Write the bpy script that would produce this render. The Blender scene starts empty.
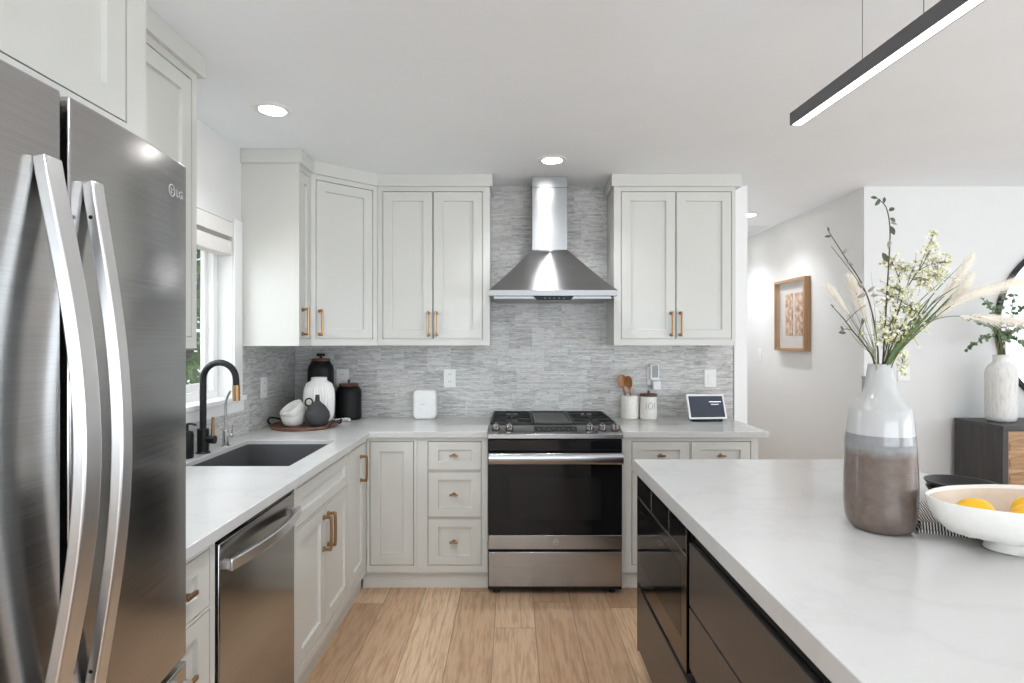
import bpy, bmesh, math, random
from mathutils import Vector, Matrix, noise as mnoise
random.seed(7)
S = bpy.context.scene
C = S.collection
PI = math.pi

# ------------------------------------------------------------------ camera
FPX, CH = 566.0, 1.43                       # focal length in pixels, eye height
cam_d = bpy.data.cameras.new('camera')
cam_d.sensor_width = 36.0
cam_d.lens = FPX * 36.0 / 1024.0
cam_d.clip_start = 0.02
cam = bpy.data.objects.new('camera', cam_d)
cam.location = (0, 0, CH)
cam.rotation_euler = (PI / 2, 0, 0)
C.objects.link(cam)
S.camera = cam

def P(px, py, Y):
    """pixel of the photograph + distance -> place in the room"""
    return Vector(((px - 512.0) / FPX * Y, Y, CH - (py - 341.5) / FPX * Y))

# ------------------------------------------------------------------ world, lights, exposure
S.view_settings.view_transform = 'Standard'
S.view_settings.look = 'None'
S.view_settings.exposure = 0.36
S.view_settings.gamma = 1.0
S.view_settings.use_curve_mapping = False
S.cycles.use_denoising = True
S.cycles.max_bounces = 14
S.cycles.diffuse_bounces = 8
S.cycles.glossy_bounces = 6
S.cycles.transparent_max_bounces = 16
S.cycles.sample_clamp_indirect = 6.0
S.cycles.caustics_reflective = False
S.cycles.caustics_refractive = False
W = bpy.data.worlds.new('daylight')
S.world = W
W.use_nodes = True
W.node_tree.nodes['Background'].inputs[0].default_value = (0.85, 0.93, 1.0, 1)
W.node_tree.nodes['Background'].inputs[1].default_value = 1.6

def area(name, loc, rot, sx, sy, power, col=(1, 1, 1), spread=180):
    l = bpy.data.lights.new(name, 'AREA')
    l.shape = 'RECTANGLE'; l.size = sx; l.size_y = sy
    l.energy = power; l.color = col; l.spread = math.radians(spread)
    o = bpy.data.objects.new(name, l)
    o.location = loc; o.rotation_euler = rot
    C.objects.link(o)
    return o

ZC = 2.495                                   # ceiling height
XL, YB = -1.50, 3.89                         # left wall, back wall
# lamps added at unseen rear and right windows, tilted up to brighten the ceiling
area('rear_window_fill', (1.6, -4.40, 1.30), (PI / 2 + math.radians(48), 0, 0), 5.4, 2.0, 158, (0.84, 0.93, 1.0))
area('right_window_fill', (4.90, -0.35, 1.30), (PI / 2 + math.radians(62), 0, PI / 2), 3.4, 2.0, 92, (0.84, 0.93, 1.0))
area('kitchen_window_daylight', (-1.78, 2.15, 1.75), (PI / 2 - 0.75, 0, -PI / 2), 0.95, 0.7, 11, (0.92, 0.97, 1.0))
sun = bpy.data.lights.new('sun', 'SUN'); sun.energy = 3.0; sun.angle = 0.02; sun.color = (1, 0.95, 0.88)
sun_o = bpy.data.objects.new('sun', sun); C.objects.link(sun_o)
sun_o.rotation_euler = Vector((-0.3, -0.4, -0.85)).to_track_quat('-Z', 'Y').to_euler()

# ------------------------------------------------------------------ materials
def srgb(r, g, b):
    f = lambda c: ((c / 255.0) / 12.92) if c / 255.0 <= 0.04045 else (((c / 255.0) + 0.055) / 1.055) ** 2.4
    return (f(r), f(g), f(b), 1.0)

class NT:
    def __init__(s, name):
        s.m = bpy.data.materials.new(name); s.m.use_nodes = True
        s.t = s.m.node_tree
        s.b = s.t.nodes['Principled BSDF']
    def n(s, typ, ins=None, **props):
        nd = s.t.nodes.new(typ)
        for k, v in props.items(): setattr(nd, k, v)
        for k, v in (ins or {}).items(): s.put(nd.inputs[k], v)
        return nd
    def put(s, sock, v):
        if isinstance(v, bpy.types.NodeSocket): s.t.links.new(v, sock)
        elif isinstance(v, bpy.types.Node): s.t.links.new(v.outputs[0], sock)
        else: sock.default_value = v
    def math(s, op, a, b=0.0, c=0.0):
        return s.n('ShaderNodeMath', {0: a, 1: b, 2: c}, operation=op).outputs[0]
    def pos(s):
        return s.n('ShaderNodeNewGeometry').outputs['Position']
    def obj(s):
        return s.n('ShaderNodeTexCoord').outputs['Object']
    def sep(s, v):
        return s.n('ShaderNodeSeparateXYZ', {0: v}).outputs
    def comb(s, x, y=0.0, z=0.0):
        return s.n('ShaderNodeCombineXYZ', {0: x, 1: y, 2: z}).outputs[0]
    def white(s, vec):
        return s.n('ShaderNodeTexWhiteNoise', {'Vector': vec}, noise_dimensions='3D').outputs['Value']
    def noise(s, vec, scale=5.0, detail=3.0, rough=0.5):
        return s.n('ShaderNodeTexNoise', {'Vector': vec, 'Scale': scale, 'Detail': detail, 'Roughness': rough}).outputs[0]
    def ramp(s, fac, stops, interp='LINEAR'):
        r = s.n('ShaderNodeValToRGB', {0: fac}); r.color_ramp.interpolation = interp
        e = r.color_ramp.elements
        while len(e) < len(stops): e.new(0.5)
        for el, (p, c) in zip(e, stops): el.position = p; el.color = c
        return r.outputs[0]
    def mix(s, fac, a, b, blend='MIX'):
        n_ = s.n('ShaderNodeMix', data_type='RGBA', blend_type=blend)
        s.put(n_.inputs[0], fac); s.put(n_.inputs[6], a); s.put(n_.inputs[7], b)
        return n_.outputs[2]
    def bump(s, h, strength=0.2, dist=0.002):
        return s.n('ShaderNodeBump', {'Height': h, 'Strength': strength, 'Distance': dist}).outputs[0]
    def set(s, **k):
        for key, v in k.items(): s.put(s.b.inputs[key.replace('_', ' ')], v)
        return s.m

def plain(name, col, rough=0.5, metal=0.0, var=0.03, scale=40.0, bump=0.0, **k):
    t = NT(name)
    nz = t.noise(t.pos(), scale, 3)
    d = tuple(max(0, c * (1 - var)) for c in col[:3]) + (1,)
    u = tuple(min(1, c * (1 + var)) for c in col[:3]) + (1,)
    t.set(Base_Color=t.ramp(nz, [(0.3, d), (0.7, u)]), Roughness=rough, Metallic=metal)
    if bump: t.set(Normal=t.bump(nz, bump, 0.002))
    for key, v in k.items(): t.put(t.b.inputs[key.replace('_', ' ')], v)
    return t.m

M = {}
M['wall'] = plain('wall_paint', (0.72, 0.72, 0.712, 1), 0.65, var=0.01, scale=8)
M['ceil'] = plain('ceiling_paint', (0.885, 0.917, 0.945, 1), 0.8, var=0.012, scale=3)
M['cab'] = plain('cabinet_paint', (0.61, 0.605, 0.572, 1), 0.34, var=0.008, scale=6)
M['trimw'] = plain('trim_paint', (0.85, 0.85, 0.84, 1), 0.4, var=0.008)
M['brass'] = plain('bronze_metal', srgb(164, 130, 94), 0.32, 1.0, var=0.08)
M['black_metal'] = plain('matte_black_metal', (0.009, 0.009, 0.010, 1), 0.38, 0.2, Specular_IOR_Level=0.35)
M['black_iron'] = plain('cast_iron', (0.014, 0.014, 0.014, 1), 0.55, bump=0.2, scale=300)
M['black_glass'] = plain('black_glass', (0.006, 0.006, 0.007, 1), 0.06, var=0.0, Specular_IOR_Level=0.28)
M['black_plastic'] = plain('black_plastic', (0.01, 0.01, 0.011, 1), 0.35)
M['dark_cab'] = plain('charcoal_lacquer', srgb(58, 54, 52), 0.26, var=0.03, scale=12)
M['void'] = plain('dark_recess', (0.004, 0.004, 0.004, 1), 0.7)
M['white_plastic'] = plain('white_plastic', (0.80, 0.80, 0.79, 1), 0.35)
M['grey_plastic'] = plain('grey_plastic', srgb(150, 154, 160), 0.4)
M['white_ceramic'] = plain('white_ceramic', (0.80, 0.79, 0.765, 1), 0.22, var=0.015)
M['cream_ceramic'] = plain('cream_ceramic', (0.76, 0.74, 0.69, 1), 0.22, var=0.05, scale=60)
M['black_ceramic'] = plain('black_ceramic', (0.009, 0.009, 0.0095, 1), 0.5, bump=0.15, scale=200, Specular_IOR_Level=0.25)
M['grey_ceramic'] = plain('dark_grey_ceramic', srgb(52, 53, 55), 0.7, bump=0.2, scale=220)
M['lightgrey_ceramic'] = plain('light_grey_ceramic', srgb(150, 150, 150), 0.25)
M['chrome'] = plain('brushed_nickel', (0.55, 0.54, 0.52, 1), 0.22, 1.0)
M['sink'] = plain('charcoal_composite', srgb(84, 84, 86), 0.5, var=0.08, scale=400)
M['stem'] = plain('plant_stem', srgb(92, 96, 52), 0.6, var=0.15, scale=30)
M['twig'] = plain('dark_twig', srgb(74, 62, 48), 0.7, var=0.2, scale=60)
M['leaf'] = plain('dark_leaf', srgb(66, 78, 56), 0.5, var=0.25, scale=60)
M['grass'] = plain('green_blade', srgb(82, 104, 46), 0.5, var=0.25, scale=40)
M['bud'] = plain('silver_bud', srgb(150, 142, 132), 0.8, var=0.1)
M['blossom'] = plain('yellow_white_blossom', srgb(238, 235, 214), 0.7, var=0.08, scale=90)
M['blossom2'] = plain('yellow_green_blossom', srgb(206, 204, 146), 0.7, var=0.15, scale=90)
M['plume'] = plain('cream_plume', srgb(250, 244, 234), 0.9, var=0.04)
M['euca'] = plain('eucalyptus_leaf', srgb(92, 116, 82), 0.5, var=0.3, scale=30)
M['blind'] = plain('blind_fabric', (0.80, 0.775, 0.745, 1), 0.8, var=0.02)
M['lemon'] = plain('lemon_skin', (0.93, 0.52, 0.012, 1), 0.38, var=0.04, scale=20, bump=0.12)
M['lemon_green'] = plain('lemon_tip', srgb(150, 150, 40), 0.5)
M['mat_board'] = plain('mat_board', srgb(206, 202, 196), 0.8)
M['paper'] = plain('printed_paper', (0.8, 0.79, 0.77, 1), 0.8)
M['outside_leaf'] = plain('garden_leaf', srgb(96, 128, 58), 0.6, var=0.45, scale=6)
M['trunk'] = plain('bark', srgb(90, 74, 58), 0.9, var=0.2)
M['soil'] = plain('garden_soil', srgb(120, 110, 84), 0.95, var=0.2)
M['mirror'] = plain('mirror_glass', (0.92, 0.93, 0.93, 1), 0.02, 1.0, var=0.0)
M['mark'] = plain('silver_lettering', (0.42, 0.42, 0.42, 1), 0.4, var=0.0)
M['greymark'] = plain('grey_lettering', srgb(120, 120, 120), 0.6, var=0.0)

def emit(name, col, s):
    t = NT(name); t.set(Base_Color=(0.8, 0.8, 0.8, 1), Emission_Color=col, Emission_Strength=s)
    t.put(t.b.inputs['Emission Color'], t.ramp(t.noise(t.pos(), 3, 1), [(0, col), (1, col)]))
    return t.m
M['lamp'] = emit('lamp_lens', (1, 0.97, 0.93, 1), 26.0)
M['strip'] = emit('strip_diffuser', (1, 0.98, 0.96, 1), 4.0)

def steel(name, col, rough, axis='Z', aniso=0.0, vertical=False, streak=0.06, arot=False):
    t = NT(name)
    x, y, z = t.sep(t.pos())
    sv = t.comb(t.math('MULTIPLY', x, 400), t.math('MULTIPLY', y, 400), t.math('MULTIPLY', z, 3)) if vertical else \
         t.comb(t.math('MULTIPLY', x, 3), t.math('MULTIPLY', y, 3), t.math('MULTIPLY', z, 400))
    nz = t.noise(sv, 1.0, 2)
    d = tuple(c * (1 - streak) for c in col[:3]) + (1,); u = tuple(min(1, c * (1 + streak)) for c in col[:3]) + (1,)
    t.set(Base_Color=t.ramp(nz, [(0.3, d), (0.7, u)]), Metallic=1.0)
    t.set(Roughness=t.math('MULTIPLY_ADD', nz, 0.06, rough - 0.03))
    if aniso:
        t.set(Anisotropic=aniso, Anisotropic_Rotation=0.25 if arot else 0.0)
        t.set(Tangent=t.n('ShaderNodeTangent', direction_type='RADIAL', axis=axis).outputs[0])
    return t.m
M['steel'] = steel('stainless_steel', (0.36, 0.36, 0.365, 1), 0.24)
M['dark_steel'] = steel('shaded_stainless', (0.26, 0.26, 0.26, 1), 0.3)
M['fridge_steel'] = steel('fridge_stainless', (0.47, 0.465, 0.46, 1), 0.18, aniso=0.3)
M['handle_steel'] = plain('handle_stainless', (0.74, 0.74, 0.745, 1), 0.30, 1.0, var=0.01)
M['hood_steel'] = steel('hood_stainless', (0.37, 0.37, 0.37, 1), 0.25, aniso=0.85, arot=True)
M['dw_steel'] = steel('dishwasher_stainless', (0.36, 0.35, 0.335, 1), 0.16)

def glass(name, tint=(1, 1, 1, 1), refl=0.08):
    t = NT(name)
    tr = t.n('ShaderNodeBsdfTransparent', {0: tint}); gl = t.n('ShaderNodeBsdfGlossy', {'Roughness': 0.0})
    lw = t.n('ShaderNodeLayerWeight', {0: 0.5})
    mx = t.n('ShaderNodeMixShader', {0: t.math('MULTIPLY_ADD', t.math('POWER', lw.outputs['Facing'], 4.0), 0.6, refl * 0.3), 1: tr, 2: gl})
    t.put(t.t.nodes['Material Output'].inputs[0], mx.outputs[0])
    return t.m
M['glass'] = glass('window_glass')

def tile(name, axis):
    t = NT(name)
    x, y, z = t.sep(t.pos())
    u = x if axis == 'x' else y
    rh = 0.0128
    row = t.math('FLOOR', t.math('DIVIDE', z, rh))
    sheet = t.math('FLOOR', t.math('DIVIDE', z, rh * 12))
    r1 = t.white(t.comb(row, 3.1, 0.7))
    ln = t.math('MULTIPLY_ADD', r1, 0.14, 0.08)
    shu = t.math('FLOOR', t.math('ADD', t.math('DIVIDE', u, 0.16), t.math('MULTIPLY', t.white(t.comb(sheet, 1.0, 5.0)), 3.0)))
    idx = t.math('FLOOR', t.math('ADD', t.math('DIVIDE', u, ln), t.math('MULTIPLY', r1, 17.0)))
    tone = t.white(t.comb(row, idx, shu))
    stone = t.white(t.comb(sheet, shu, 9.0))
    v1 = t.noise(t.comb(t.math('MULTIPLY', u, 16), t.math('MULTIPLY', z, 150), tone), 1.0, 5, 0.68)
    v2 = t.noise(t.comb(t.math('MULTIPLY', u, 42), t.math('MULTIPLY', z, 170), 4.0), 1.0, 3, 0.6)
    val = t.math('ADD', t.math('MULTIPLY', tone, 0.16), t.math('MULTIPLY', v1, 0.85))
    val = t.math('ADD', val, t.math('MULTIPLY', stone, 0.11))
    col = t.ramp(val, [(0.28, srgb(112, 112, 112)), (0.45, srgb(172, 171, 169)), (0.62, srgb(204, 203, 201)), (0.88, srgb(228, 227, 224))])
    fl = t.math('GREATER_THAN', v2, 0.63)
    col = t.mix(t.math('MULTIPLY', fl, 0.6), col, srgb(78, 78, 79))
    fr = t.math('FRACT', t.math('DIVIDE', z, rh))
    edge = t.math('LESS_THAN', fr, 0.11)
    col = t.mix(t.math('MULTIPLY', edge, 0.35), col, srgb(110, 110, 112))
    h = t.math('ADD', t.math('MULTIPLY', tone, 0.6), t.math('MULTIPLY', edge, -1.0))
    t.set(Base_Color=col, Roughness=0.38, Normal=t.bump(h, 0.35, 0.002))
    return t.m
M['tile_back'] = tile('strip_mosaic', 'x')
M['tile_left'] = tile('strip_mosaic_return', 'y')

def floor_mat():
    t = NT('oak_planks')
    x, y, z = t.sep(t.pos())
    wd = 0.205
    xs = t.math('DIVIDE', t.math('ADD', x, 0.295), wd)
    row = t.math('FLOOR', xs)
    r = t.white(t.comb(row, 2.0, 8.0))
    ys = t.math('ADD', t.math('DIVIDE', y, 1.15), t.math('MULTIPLY', r, 5.3))
    idx = t.math('FLOOR', ys)
    tone = t.white(t.comb(row, idx, 1.0))
    gv = t.comb(t.math('ADD', t.math('MULTIPLY', x, 16), t.math('MULTIPLY', tone, 40)), t.math('MULTIPLY', y, 1.5), t.math('MULTIPLY', idx, 3.3))
    warp = t.noise(gv, 1.0, 3, 0.55)
    wv = t.math('SINE', t.math('ADD', t.math('MULTIPLY', warp, 34.0), t.math('MULTIPLY', x, 30)))
    fine = t.noise(t.comb(t.math('MULTIPLY', x, 75), t.math('MULTIPLY', y, 5), t.math('MULTIPLY', tone, 9)), 1.0, 5, 0.72)
    base = t.ramp(tone, [(0.0, srgb(166, 134, 106)), (0.35, srgb(186, 153, 122)), (0.7, srgb(198, 166, 134)), (1.0, srgb(216, 186, 154))])
    grain = t.math('ADD', t.math('MULTIPLY', wv, 0.045), t.math('MULTIPLY', fine, 0.62))
    col = t.mix(t.ramp(grain, [(0.20, (0, 0, 0, 1)), (0.36, (1, 1, 1, 1))]), t.mix(0.5, base, srgb(124, 92, 66)), base)
    fx = t.math('FRACT', xs); fy = t.math('FRACT', ys)
    e = t.math('MAXIMUM', t.math('LESS_THAN', fx, 0.018), t.math('LESS_THAN', fy, 0.004))
    col = t.mix(t.math('MULTIPLY', e, 0.6), col, srgb(70, 52, 38))
    t.set(Base_Color=col, Roughness=t.math('MULTIPLY_ADD', fine, 0.2, 0.32), Normal=t.bump(t.math('SUBTRACT', fine, e), 0.12, 0.002))
    return t.m
M['floor'] = floor_mat()

def quartz():
    t = NT('white_quartz')
    p = t.pos()
    n1 = t.noise(p, 2.3, 6, 0.6); n2 = t.noise(p, 60, 2)
    vein = t.math('ABSOLUTE', t.math('SUBTRACT', n1, 0.5))
    c = t.ramp(vein, [(0.0, srgb(194, 194, 193)), (0.04, srgb(198, 198, 197)), (0.3, srgb(200, 200, 199))])
    c = t.mix(t.math('MULTIPLY', n2, 0.08), c, srgb(180, 180, 178))
    t.set(Base_Color=c, Roughness=0.2)
    return t.m
M['quartz'] = quartz()

def wood(name, c1, c2, rough=0.5, ax=(3, 60, 60), metal=0.0):
    t = NT(name)
    x, y, z = t.sep(t.pos())
    n = t.noise(t.comb(t.math('MULTIPLY', x, ax[0]), t.math('MULTIPLY', y, ax[1]), t.math('MULTIPLY', z, ax[2])), 1.0, 4, 0.6)
    t.set(Base_Color=t.ramp(n, [(0.3, c1), (0.7, c2)]), Roughness=rough)
    return t.m
M['oak'] = wood('oak_frame', srgb(150, 112, 76), srgb(178, 138, 98), 0.45, (60, 60, 4))
M['walnut'] = wood('walnut_board', srgb(82, 52, 38), srgb(118, 78, 58), 0.4, (4, 50, 50))
M['spoon'] = wood('spoon_wood', srgb(128, 80, 40), srgb(176, 118, 64), 0.35, (60, 60, 6))
M['lid_wood'] = wood('lid_wood', srgb(74, 48, 38), srgb(108, 72, 56), 0.45, (4, 50, 50))
M['mango'] = wood('mango_wood', srgb(150, 114, 80), srgb(190, 154, 116), 0.55, (5, 5, 60))
M['mango_dark'] = wood('mango_wood_dark', srgb(140, 104, 72), srgb(182, 142, 104), 0.55, (5, 5, 60))
M['sideboard'] = wood('blackened_wood', srgb(52, 50, 50), srgb(72, 69, 68), 0.5, (60, 60, 3))

def vase_mat():
    t = NT('banded_glaze')
    x, y, z = t.sep(t.obj())                  # base of the vase at z = 0
    nz = t.noise(t.obj(), 45, 3); fine = t.noise(t.comb(t.math('MULTIPLY', x, 60), t.math('MULTIPLY', y, 60), t.math('MULTIPLY', z, 12)), 1.0, 3)
    zz = t.math('ADD', z, t.math('MULTIPLY', t.math('SUBTRACT', fine, 0.5), 0.018))
    up = t.math('GREATER_THAN', z, 0.263)
    mid = t.n('ShaderNodeMapRange', {0: zz, 1: 0.205, 2: 0.228}).outputs[0]
    c = t.mix(mid, t.mix(nz, srgb(92, 80, 73), srgb(118, 104, 96)), t.mix(nz, srgb(124, 124, 126), srgb(142, 142, 143)))
    c = t.mix(up, c, srgb(182, 182, 182))
    rid = t.math('SINE', t.math('MULTIPLY', z, 1500))
    low = t.math('LESS_THAN', z, 0.24)
    t.set(Base_Color=c, Roughness=0.13, Normal=t.bump(t.math('MULTIPLY', rid, low), 0.25, 0.0012))
    return t.m
M['vase'] = vase_mat()

def ribbed_vase_mat():
    t = NT('whitewashed_ceramic')
    x, y, z = t.sep(t.obj())
    n = t.noise(t.comb(t.math('MULTIPLY', x, 90), t.math('MULTIPLY', y, 90), t.math('MULTIPLY', z, 14)), 1.0, 4, 0.7)
    t.set(Base_Color=t.ramp(n, [(0.30, srgb(196, 194, 190)), (0.5, srgb(224, 223, 220))]), Roughness=0.6)
    return t.m
M['whitewash'] = ribbed_vase_mat()

def cloth_mat():
    t = NT('striped_linen')
    x, y, z = t.sep(t.pos())
    st = t.math('FRACT', t.math('MULTIPLY', t.math('ADD', t.math('MULTIPLY', x, 0.9), t.math('MULTIPLY', y, -0.42)), 150))
    wv = t.noise(t.pos(), 300.0, 2)
    f = t.math('GREATER_THAN', t.math('ADD', st, t.math('MULTIPLY', wv, 0.3)), 0.55)
    t.set(Base_Color=t.mix(f, srgb(222, 218, 212), srgb(60, 58, 58)), Roughness=0.9)
    return t.m
M['cloth'] = cloth_mat()

def screen_mat():
    t = NT('screen_slate')
    x, y, z = t.sep(t.pos())
    c = t.ramp(t.math('MULTIPLY_ADD', z, 5.0, -4.7), [(0, srgb(44, 52, 66)), (1, srgb(54, 64, 80))])
    t.set(Base_Color=(0.01, 0.01, 0.012, 1), Roughness=0.15, Emission_Color=c, Emission_Strength=0.8)
    return t.m
M['screen'] = screen_mat()
M['screen_text'] = emit('screen_text', srgb(150, 162, 180), 0.8)

# ------------------------------------------------------------------ mesh helpers
def TM(origin, u, w, v=(0, 0, 1)):
    """local (u across, v up, w outwards) -> room"""
    m = Matrix.Identity(4)
    for i, d in enumerate((u, v, w)):
        d = Vector(d)
        for k in range(3): m[k][i] = d[k]
    for k in range(3): m[k][3] = Vector(origin)[k]
    return m

class B:
    def __init__(s, T=None):
        s.m = bmesh.new(); s.T = T
    def v(s, p):
        p = Vector(p)
        return s.m.verts.new(s.T @ p if s.T else p)
    def f(s, vs):
        try: return s.m.faces.new(vs)
        except ValueError: return None
    def box(s, x0, x1, y0, y1, z0, z1):
        q = [s.v((x, y, z)) for x in (x0, x1) for y in (y0, y1) for z in (z0, z1)]
        for a in ((0, 1, 3, 2), (4, 6, 7, 5), (0, 4, 5, 1), (2, 3, 7, 6), (0, 2, 6, 4), (1, 5, 7, 3)):
            s.f([q[i] for i in a])
        return s
    def hexa(s, pts):                         # 8 points, bottom ring then top ring
        q = [s.v(p) for p in pts]
        s.f(q[0:4]); s.f(q[4:8])
        for i in range(4): s.f([q[i], q[(i + 1) % 4], q[4 + (i + 1) % 4], q[4 + i]])
        return s
    def prism(s, poly, d):                    # poly: list of 3-D points, d: extrusion vector
        d = Vector(d)
        a = [s.v(p) for p in poly]; b = [s.v(Vector(p) + d) for p in poly]
        s.f(a); s.f(b[::-1])
        for i in range(len(a)): s.f([a[i], a[(i + 1) % len(a)], b[(i + 1) % len(a)], b[i]])
        return s
    def cells(s, us, vs, solid, w0, w1):      # slab in the u-v plane with holes, thickness w0..w1
        nu, nv = len(us) - 1, len(vs) - 1
        g = lambda i, j: 0 <= i < nu and 0 <= j < nv and solid(i, j)
        cache = {}
        def vt(i, j, k):
            key = (i, j, k)
            if key not in cache: cache[key] = s.v((us[i], vs[j], w0 if k == 0 else w1))
            return cache[key]
        for i in range(nu):
            for j in range(nv):
                if not g(i, j): continue
                for k in (0, 1): s.f([vt(i, j, k), vt(i + 1, j, k), vt(i + 1, j + 1, k), vt(i, j + 1, k)])
                if not g(i - 1, j): s.f([vt(i, j, 0), vt(i, j + 1, 0), vt(i, j + 1, 1), vt(i, j, 1)])
                if not g(i + 1, j): s.f([vt(i + 1, j, 0), vt(i + 1, j + 1, 0), vt(i + 1, j + 1, 1), vt(i + 1, j, 1)])
                if not g(i, j - 1): s.f([vt(i, j, 0), vt(i + 1, j, 0), vt(i + 1, j, 1), vt(i, j, 1)])
                if not g(i, j + 1): s.f([vt(i, j + 1, 0), vt(i + 1, j + 1, 0), vt(i + 1, j + 1, 1), vt(i, j + 1, 1)])
        return s
    def shaker(s, u0, u1, v0, v1, w=0.0, th=0.02, st=0.056, rl=None, rec=0.012, ch=0.003):
        rl = rl or st
        def ring(du, dv, ww): return [s.v(p) for p in ((u0 + du, v0 + dv, ww), (u1 - du, v0 + dv, ww), (u1 - du, v1 - dv, ww), (u0 + du, v1 - dv, ww))]
        bk, o, i1, i2 = ring(0, 0, w - th), ring(0, 0, w), ring(st, rl, w), ring(st + ch, rl + ch, w - rec)
        s.f(bk[::-1]); s.f(i2)
        for a, b in ((bk, o), (o, i1), (i1, i2)):
            for k in range(4): s.f([a[k], a[(k + 1) % 4], b[(k + 1) % 4], b[k]])
        return s
    def rings(s, rs, cap0=True, cap1=True, closed=False):
        R = [[s.v(p) for p in r] for r in rs]
        n = len(R[0])
        for a, b in list(zip(R, R[1:])) + ([(R[-1], R[0])] if closed else []):
            for i in range(n): s.f([a[i], a[(i + 1) % n], b[(i + 1) % n], b[i]])
        if not closed:
            if cap0: s.f(R[0][::-1])
            if cap1: s.f(R[-1])
        return s
    def lathe(s, c, prof, seg=40, rib=0, amp=0.0, rib_z=None, closed=False, sx=1.0, sy=1.0):
        c = Vector(c); rs = []
        for (r, z) in prof:
            r = max(r, 0.0004); ring = []
            for k in range(seg):
                a = 2 * PI * k / seg
                rr = r
                if rib and (rib_z is None or rib_z[0] <= z <= rib_z[1]): rr = r * (1 + amp * (abs(math.sin(rib * a / 2)) - 0.6))
                ring.append(c + Vector((rr * math.cos(a) * sx, rr * math.sin(a) * sy, z)))
            rs.append(ring)
        return s.rings(rs, closed=closed)
    def cyl(s, p0, p1, r0, r1=None, seg=20):
        return s.tube([p0, p1], [r0, r0 if r1 is None else r1], seg)
    def tube(s, pts, r, seg=10, cap=True, closed=False, sy=1.0):
        pts = [Vector(p) for p in pts]; n = len(pts)
        rr = r if isinstance(r, (list, tuple)) else [r] * n
        tan = []
        for i in range(n):
            a = pts[i - 1] if (i > 0 or closed) else pts[i]
            b = pts[(i + 1) % n] if (i < n - 1 or closed) else pts[i]
            tan.append((b - a).normalized())
        up = Vector((0, 0, 1)) if abs(tan[0].z) < 0.9 else Vector((1, 0, 0))
        nrm = (up - tan[0] * up.dot(tan[0])).normalized(); rs = []
        for i in range(n):
            nrm = (nrm - tan[i] * nrm.dot(tan[i])).normalized()
            bi = tan[i].cross(nrm)
            rs.append([pts[i] + nrm * (rr[i] * math.cos(2 * PI * k / seg)) + bi * (rr[i] * sy * math.sin(2 * PI * k / seg)) for k in range(seg)])
        return s.rings(rs, cap, cap, closed)
    def bar(s, pts, side, hw, hv):            # rectangular section swept along pts; side = fixed width direction
        pts = [Vector(p) for p in pts]; side = Vector(side).normalized(); rs = []
        for i, p in enumerate(pts):
            t = (pts[min(i + 1, len(pts) - 1)] - pts[max(i - 1, 0)]).normalized()
            o = t.cross(side).normalized()
            rs.append([p + side * hw + o * hv, p - side * hw + o * hv, p - side * hw - o * hv, p + side * hw - o * hv])
        return s.rings(rs)
    def ball(s, c, r, seg=16, ring=10, sc=(1, 1, 1)):
        c = Vector(c); rs = []
        for i in range(ring + 1):
            a = PI * i / ring
            rr = max(math.sin(a), 0.002)
            rs.append([c + Vector((r * rr * math.cos(2 * PI * k / seg) * sc[0], r * rr * math.sin(2 * PI * k / seg) * sc[1], -r * math.cos(a) * sc[2])) for k in range(seg)])
        return s.rings(rs)
    def leaf(s, base, d, L, w, nrm=None, fold=0.15, segs=4):
        base = Vector(base); d = Vector(d).normalized()
        nrm = Vector(nrm) if nrm else Vector((random.uniform(-1, 1), random.uniform(-1, 1), random.uniform(0.2, 1)))
        sd = d.cross(nrm)
        if sd.length < 1e-3: sd = d.cross(Vector((0.3, 0.5, 0.8)))
        sd.normalize(); up = sd.cross(d).normalized()
        prev = None; cen = None
        for i in range(segs + 1):
            t = i / segs
            ww = w * 0.5 * math.sin(PI * min(1, 0.04 + t * 0.96)) ** 0.8
            c = base + d * (L * t) - up * (L * 0.18 * t * t)
            tri = [s.v(c - sd * ww + up * ww * fold), s.v(c), s.v(c + sd * ww + up * ww * fold)]
            if prev:
                s.f([prev[0], prev[1], tri[1], tri[0]]); s.f([prev[1], prev[2], tri[2], tri[1]])
            prev = tri
        return s

WL = {}
def wloc(o): return WL.get(o.name, Vector((0, 0, 0)))

def build(name, b, mat, parent=None, bevel=0.0, ang=35, org=None, recalc=True, seg=2):
    bm = b.m
    if recalc: bmesh.ops.recalc_face_normals(bm, faces=bm.faces)
    co = [v.co for v in bm.verts]
    lo = Vector((min(c.x for c in co), min(c.y for c in co), min(c.z for c in co)))
    hi = Vector((max(c.x for c in co), max(c.y for c in co), max(c.z for c in co)))
    o_ = Vector(org) if org is not None else Vector(((lo.x + hi.x) / 2, (lo.y + hi.y) / 2, lo.z))
    bmesh.ops.translate(bm, verts=bm.verts, vec=-o_)
    ca = math.radians(ang)
    for e in bm.edges:
        e.smooth = not (len(e.link_faces) == 2 and e.calc_face_angle(0) > ca)
    for fc in bm.faces: fc.smooth = True
    me = bpy.data.meshes.new(name); bm.to_mesh(me); bm.free()
    me.materials.append(M[mat] if isinstance(mat, str) else mat)
    o = bpy.data.objects.new(name, me); C.objects.link(o)
    WL[o.name] = o_
    if parent is not None:
        o.parent = parent; o.location = o_ - wloc(parent)
    else: o.location = o_
    if bevel:
        md = o.modifiers.new('edge', 'BEVEL'); md.width = bevel; md.segments = seg; md.limit_method = 'ANGLE'; md.angle_limit = math.radians(40)
        md.harden_normals = False
    return o

def tag(o, label, cat, group=None):
    o['label'] = label; o['category'] = cat
    if group: o['group'] = group
    return o

def thing(name, label, cat, loc, group=None):
    o = bpy.data.objects.new(name, None); C.objects.link(o)
    o.location = loc; o.empty_display_size = 0.1
    WL[o.name] = Vector(loc)
    return tag(o, label, cat, group)

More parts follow.
